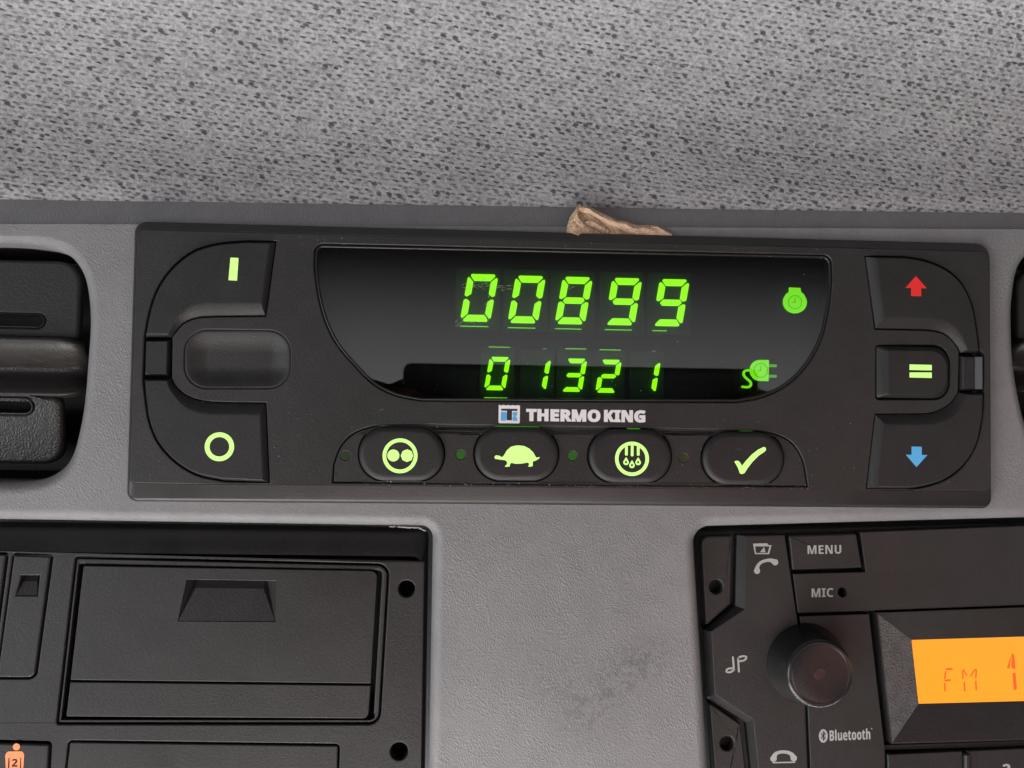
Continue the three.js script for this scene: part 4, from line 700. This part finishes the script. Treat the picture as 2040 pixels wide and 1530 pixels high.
// ------------------------------------------------------------------ scrap of folded brown paper stuck behind the unit
{
  const paper = thing('paper_scrap', 'crumpled tan paper scrap tucked in behind the top edge of the unit', 'paper');
  const mat = std({ map: tex(256, 256, (x, y, i) => { const k = (y * 4) * 1024 + x * 4, v = 1 + 0.25 * (blotC[k] - 0.5) + 0.2 * (fineA[k] - 0.5); return [0.78 * v, 0.665 * v, 0.56 * v]; }, { srgb: true, repeat: [1 / 0.01, 1 / 0.01] }), roughness: 0.9, bumpMap: spark, bumpScale: 0.0002 });
  const sheet = (name, A, B, z, bulge) => {                            // a bent strip between two lines of points, with thickness
    const a = curve(A, 22), b = curve(B, 22), pos = [], K = 6;
    const q = (i, k, off) => { const t = k / K, x = lerp(a[i][0], b[i][0], t), y = lerp(a[i][1], b[i][1], t); return [x, y, z + bulge * Math.sin(Math.PI * t) + 0.22 * Math.sin(x * 1.9 + y * 1.3) + 0.16 * Math.sin(x * 5.1 - y * 3.7) + 0.08 * Math.sin(x * 11.3 + y * 8.1) + off]; };
    for (let i = 0; i < 22; i++) for (let k = 0; k < K; k++) {
      pos.push(...q(i, k, 0), ...q(i + 1, k, 0), ...q(i + 1, k + 1, 0), ...q(i, k, 0), ...q(i + 1, k + 1, 0), ...q(i, k + 1, 0));
      pos.push(...q(i, k, -0.25), ...q(i + 1, k + 1, -0.25), ...q(i + 1, k, -0.25), ...q(i, k, -0.25), ...q(i, k + 1, -0.25), ...q(i + 1, k + 1, -0.25));
    }
    return add(name, finish(pos, 40), mat, paper);
  };
  const ragged = (p, k) => p.map(([x, y]) => [x + (rnd() - 0.5) * k, y + (rnd() - 0.5) * k]);
  sheet('back_sheet', ragged([[-1.62, 31.64], [-0.41, 34.38], [1.04, 35.78], [4.21, 35.19], [8.19, 33.72], [12.17, 32.47], [16.72, 31.91], [21.86, 30.91]], 0.2), [[-1.58, 28.71], [-0.23, 28.75], [1.12, 28.78], [4.28, 28.86], [8.24, 28.97], [12.20, 29.07], [16.75, 29.19], [21.88, 29.32]], -2.7, 0.4);
  sheet('folded_sheet', ragged([[-0.10, 34.60], [0.55, 36.08], [1.22, 36.32], [1.79, 35.89], [3.14, 35.81], [4.61, 35.40], [6.30, 34.55], [8.00, 34.03], [9.92, 33.07], [11.96, 32.68], [14.23, 32.18], [16.49, 32.35], [18.98, 31.85], [21.83, 30.80]], 0.3), ragged([[0.24, 33.93], [0.68, 34.62], [1.24, 34.75], [1.80, 34.65], [3.15, 34.35], [4.62, 33.72], [6.32, 32.97], [7.68, 32.11], [9.72, 31.38], [11.41, 30.75], [13.68, 30.02], [15.94, 29.63], [19.00, 29.48], [21.84, 29.56]], 0.3), -1.9, 0.6);
  sheet('folded_sheet', ragged([[-1.94, 28.94], [-1.74, 30.73], [-1.31, 32.32], [-1.10, 33.56], [-0.32, 34.25], [0.34, 35.06]], 0.3), ragged([[3.67, 28.63], [2.97, 30.41], [2.29, 31.74], [1.60, 32.85], [1.03, 33.50], [0.68, 34.39]], 0.3), -2.0, 0.8);
  sheet('inner_sheet', ragged([[2.34, 32.97], [3.58, 33.23], [5.28, 32.38], [6.98, 31.75], [9.25, 30.68], [12.08, 29.63]], 0.25), ragged([[2.58, 32.19], [3.93, 32.12], [5.29, 31.25], [6.76, 30.61], [8.69, 29.54], [10.96, 28.92]], 0.25), -2.3, 0.4);
  sheet('inner_sheet', ragged([[2.47, 31.63], [3.60, 31.66], [4.84, 31.01], [6.43, 29.93], [8.14, 28.85]], 0.2), [[2.84, 28.71], [3.97, 28.74], [5.09, 28.54], [6.22, 28.35], [7.80, 28.16]], -2.2, 0.3);
}

// ------------------------------------------------------------------ lint and dust lying on the unit
{
  const g = [], spots = [];
  for (let i = 0; i < 170; i++) spots.push([lerp(-92, 92, rnd()), lerp(-25.8, -8.5, rnd()), lerp(0.03, 0.085, rnd() * rnd()), 0.03]);
  for (let i = 0; i < 130; i++) { const t = rnd(); spots.push([lerp(-48, 54, t), lerp(-25.9, -25.0, rnd()), lerp(0.03, 0.10, rnd() * rnd()), 0.03]); }
  for (let i = 0; i < 40; i++) spots.push([lerp(-60, 60, rnd()), lerp(25.4, 27.6, rnd()), lerp(0.03, 0.07, rnd()), 0.03]);
  for (let i = 0; i < 40; i++) { const o = ovals[i % 4]; spots.push([o.x + lerp(-6, 6, rnd()), o.y + lerp(-4.2, 4.2, rnd()), lerp(0.025, 0.06, rnd() * rnd()), 1.04]); }
  for (let i = 0; i < 60; i++) spots.push([lerp(-54, 54, rnd()), lerp(-6, 24, rnd()), lerp(0.03, 0.07, rnd() * rnd()), -0.42]);
  for (const [x, y, r, z] of spots) { const s = new THREE.IcosahedronGeometry(r, 0); s.scale(1 + rnd() * 1.4, 1, 0.5); s.rotateZ(rnd() * 3); s.translate(x, y, z); g.push(s); }
  { const [c] = [[-32.87, -27.70]], e = new THREE.IcosahedronGeometry(0.34, 1); const q = e.attributes.position; for (let i = 0; i < q.count; i++) { const k = 0.6 + 0.6 * Math.abs(Math.sin(q.getX(i) * 13 + q.getY(i) * 7)); q.setXYZ(i, q.getX(i) * k * 1.5, q.getY(i) * k, q.getZ(i) * k * 0.7); } e.translate(c[0], c[1], -0.75);
    const m = add('crumb', uvxy(e), std({ color: rgb(0.16, 0.10, 0.07), roughness: 0.9 })); m.userData = { label: 'tiny brown crumb on the lower rim of the control unit', category: 'crumb' }; }
  const d = add('dust', uvxy(mergeGeometries(g)), std({ color: rgb(0.42, 0.41, 0.40), roughness: 1 }));
  d.userData = { kind: 'stuff', label: 'pale dust specks lying on the control unit' };
}

// chipped edge above the recorder: bare lighter plastic along the lip
{
  const g = [], [a, b] = [[-39.94, -35.10], [-31.88, -35.48]];
  for (let i = 0; i < 34; i++) { const t = rnd(), c = new THREE.IcosahedronGeometry(lerp(0.10, 0.24, rnd()), 0); c.scale(1.6 + rnd(), 0.7, 0.5); c.rotateZ((rnd() - 0.5) * 1.2); c.translate(lerp(a[0], b[0], t), lerp(a[1], b[1], t) + 0.15 * (rnd() - 0.5) - (t > 0.85 ? (t - 0.85) * 3 : 0), -4.0 + 0.3 * rnd()); g.push(c); }
  const m = add('chipped_edge', uvxy(mergeGeometries(g)), std({ color: rgb(0.40, 0.40, 0.39), roughness: 0.8 }));
  m.userData = { kind: 'stuff', label: 'pale chips along the panel edge above the recorder' };
}

renderer.render(scene, camera);
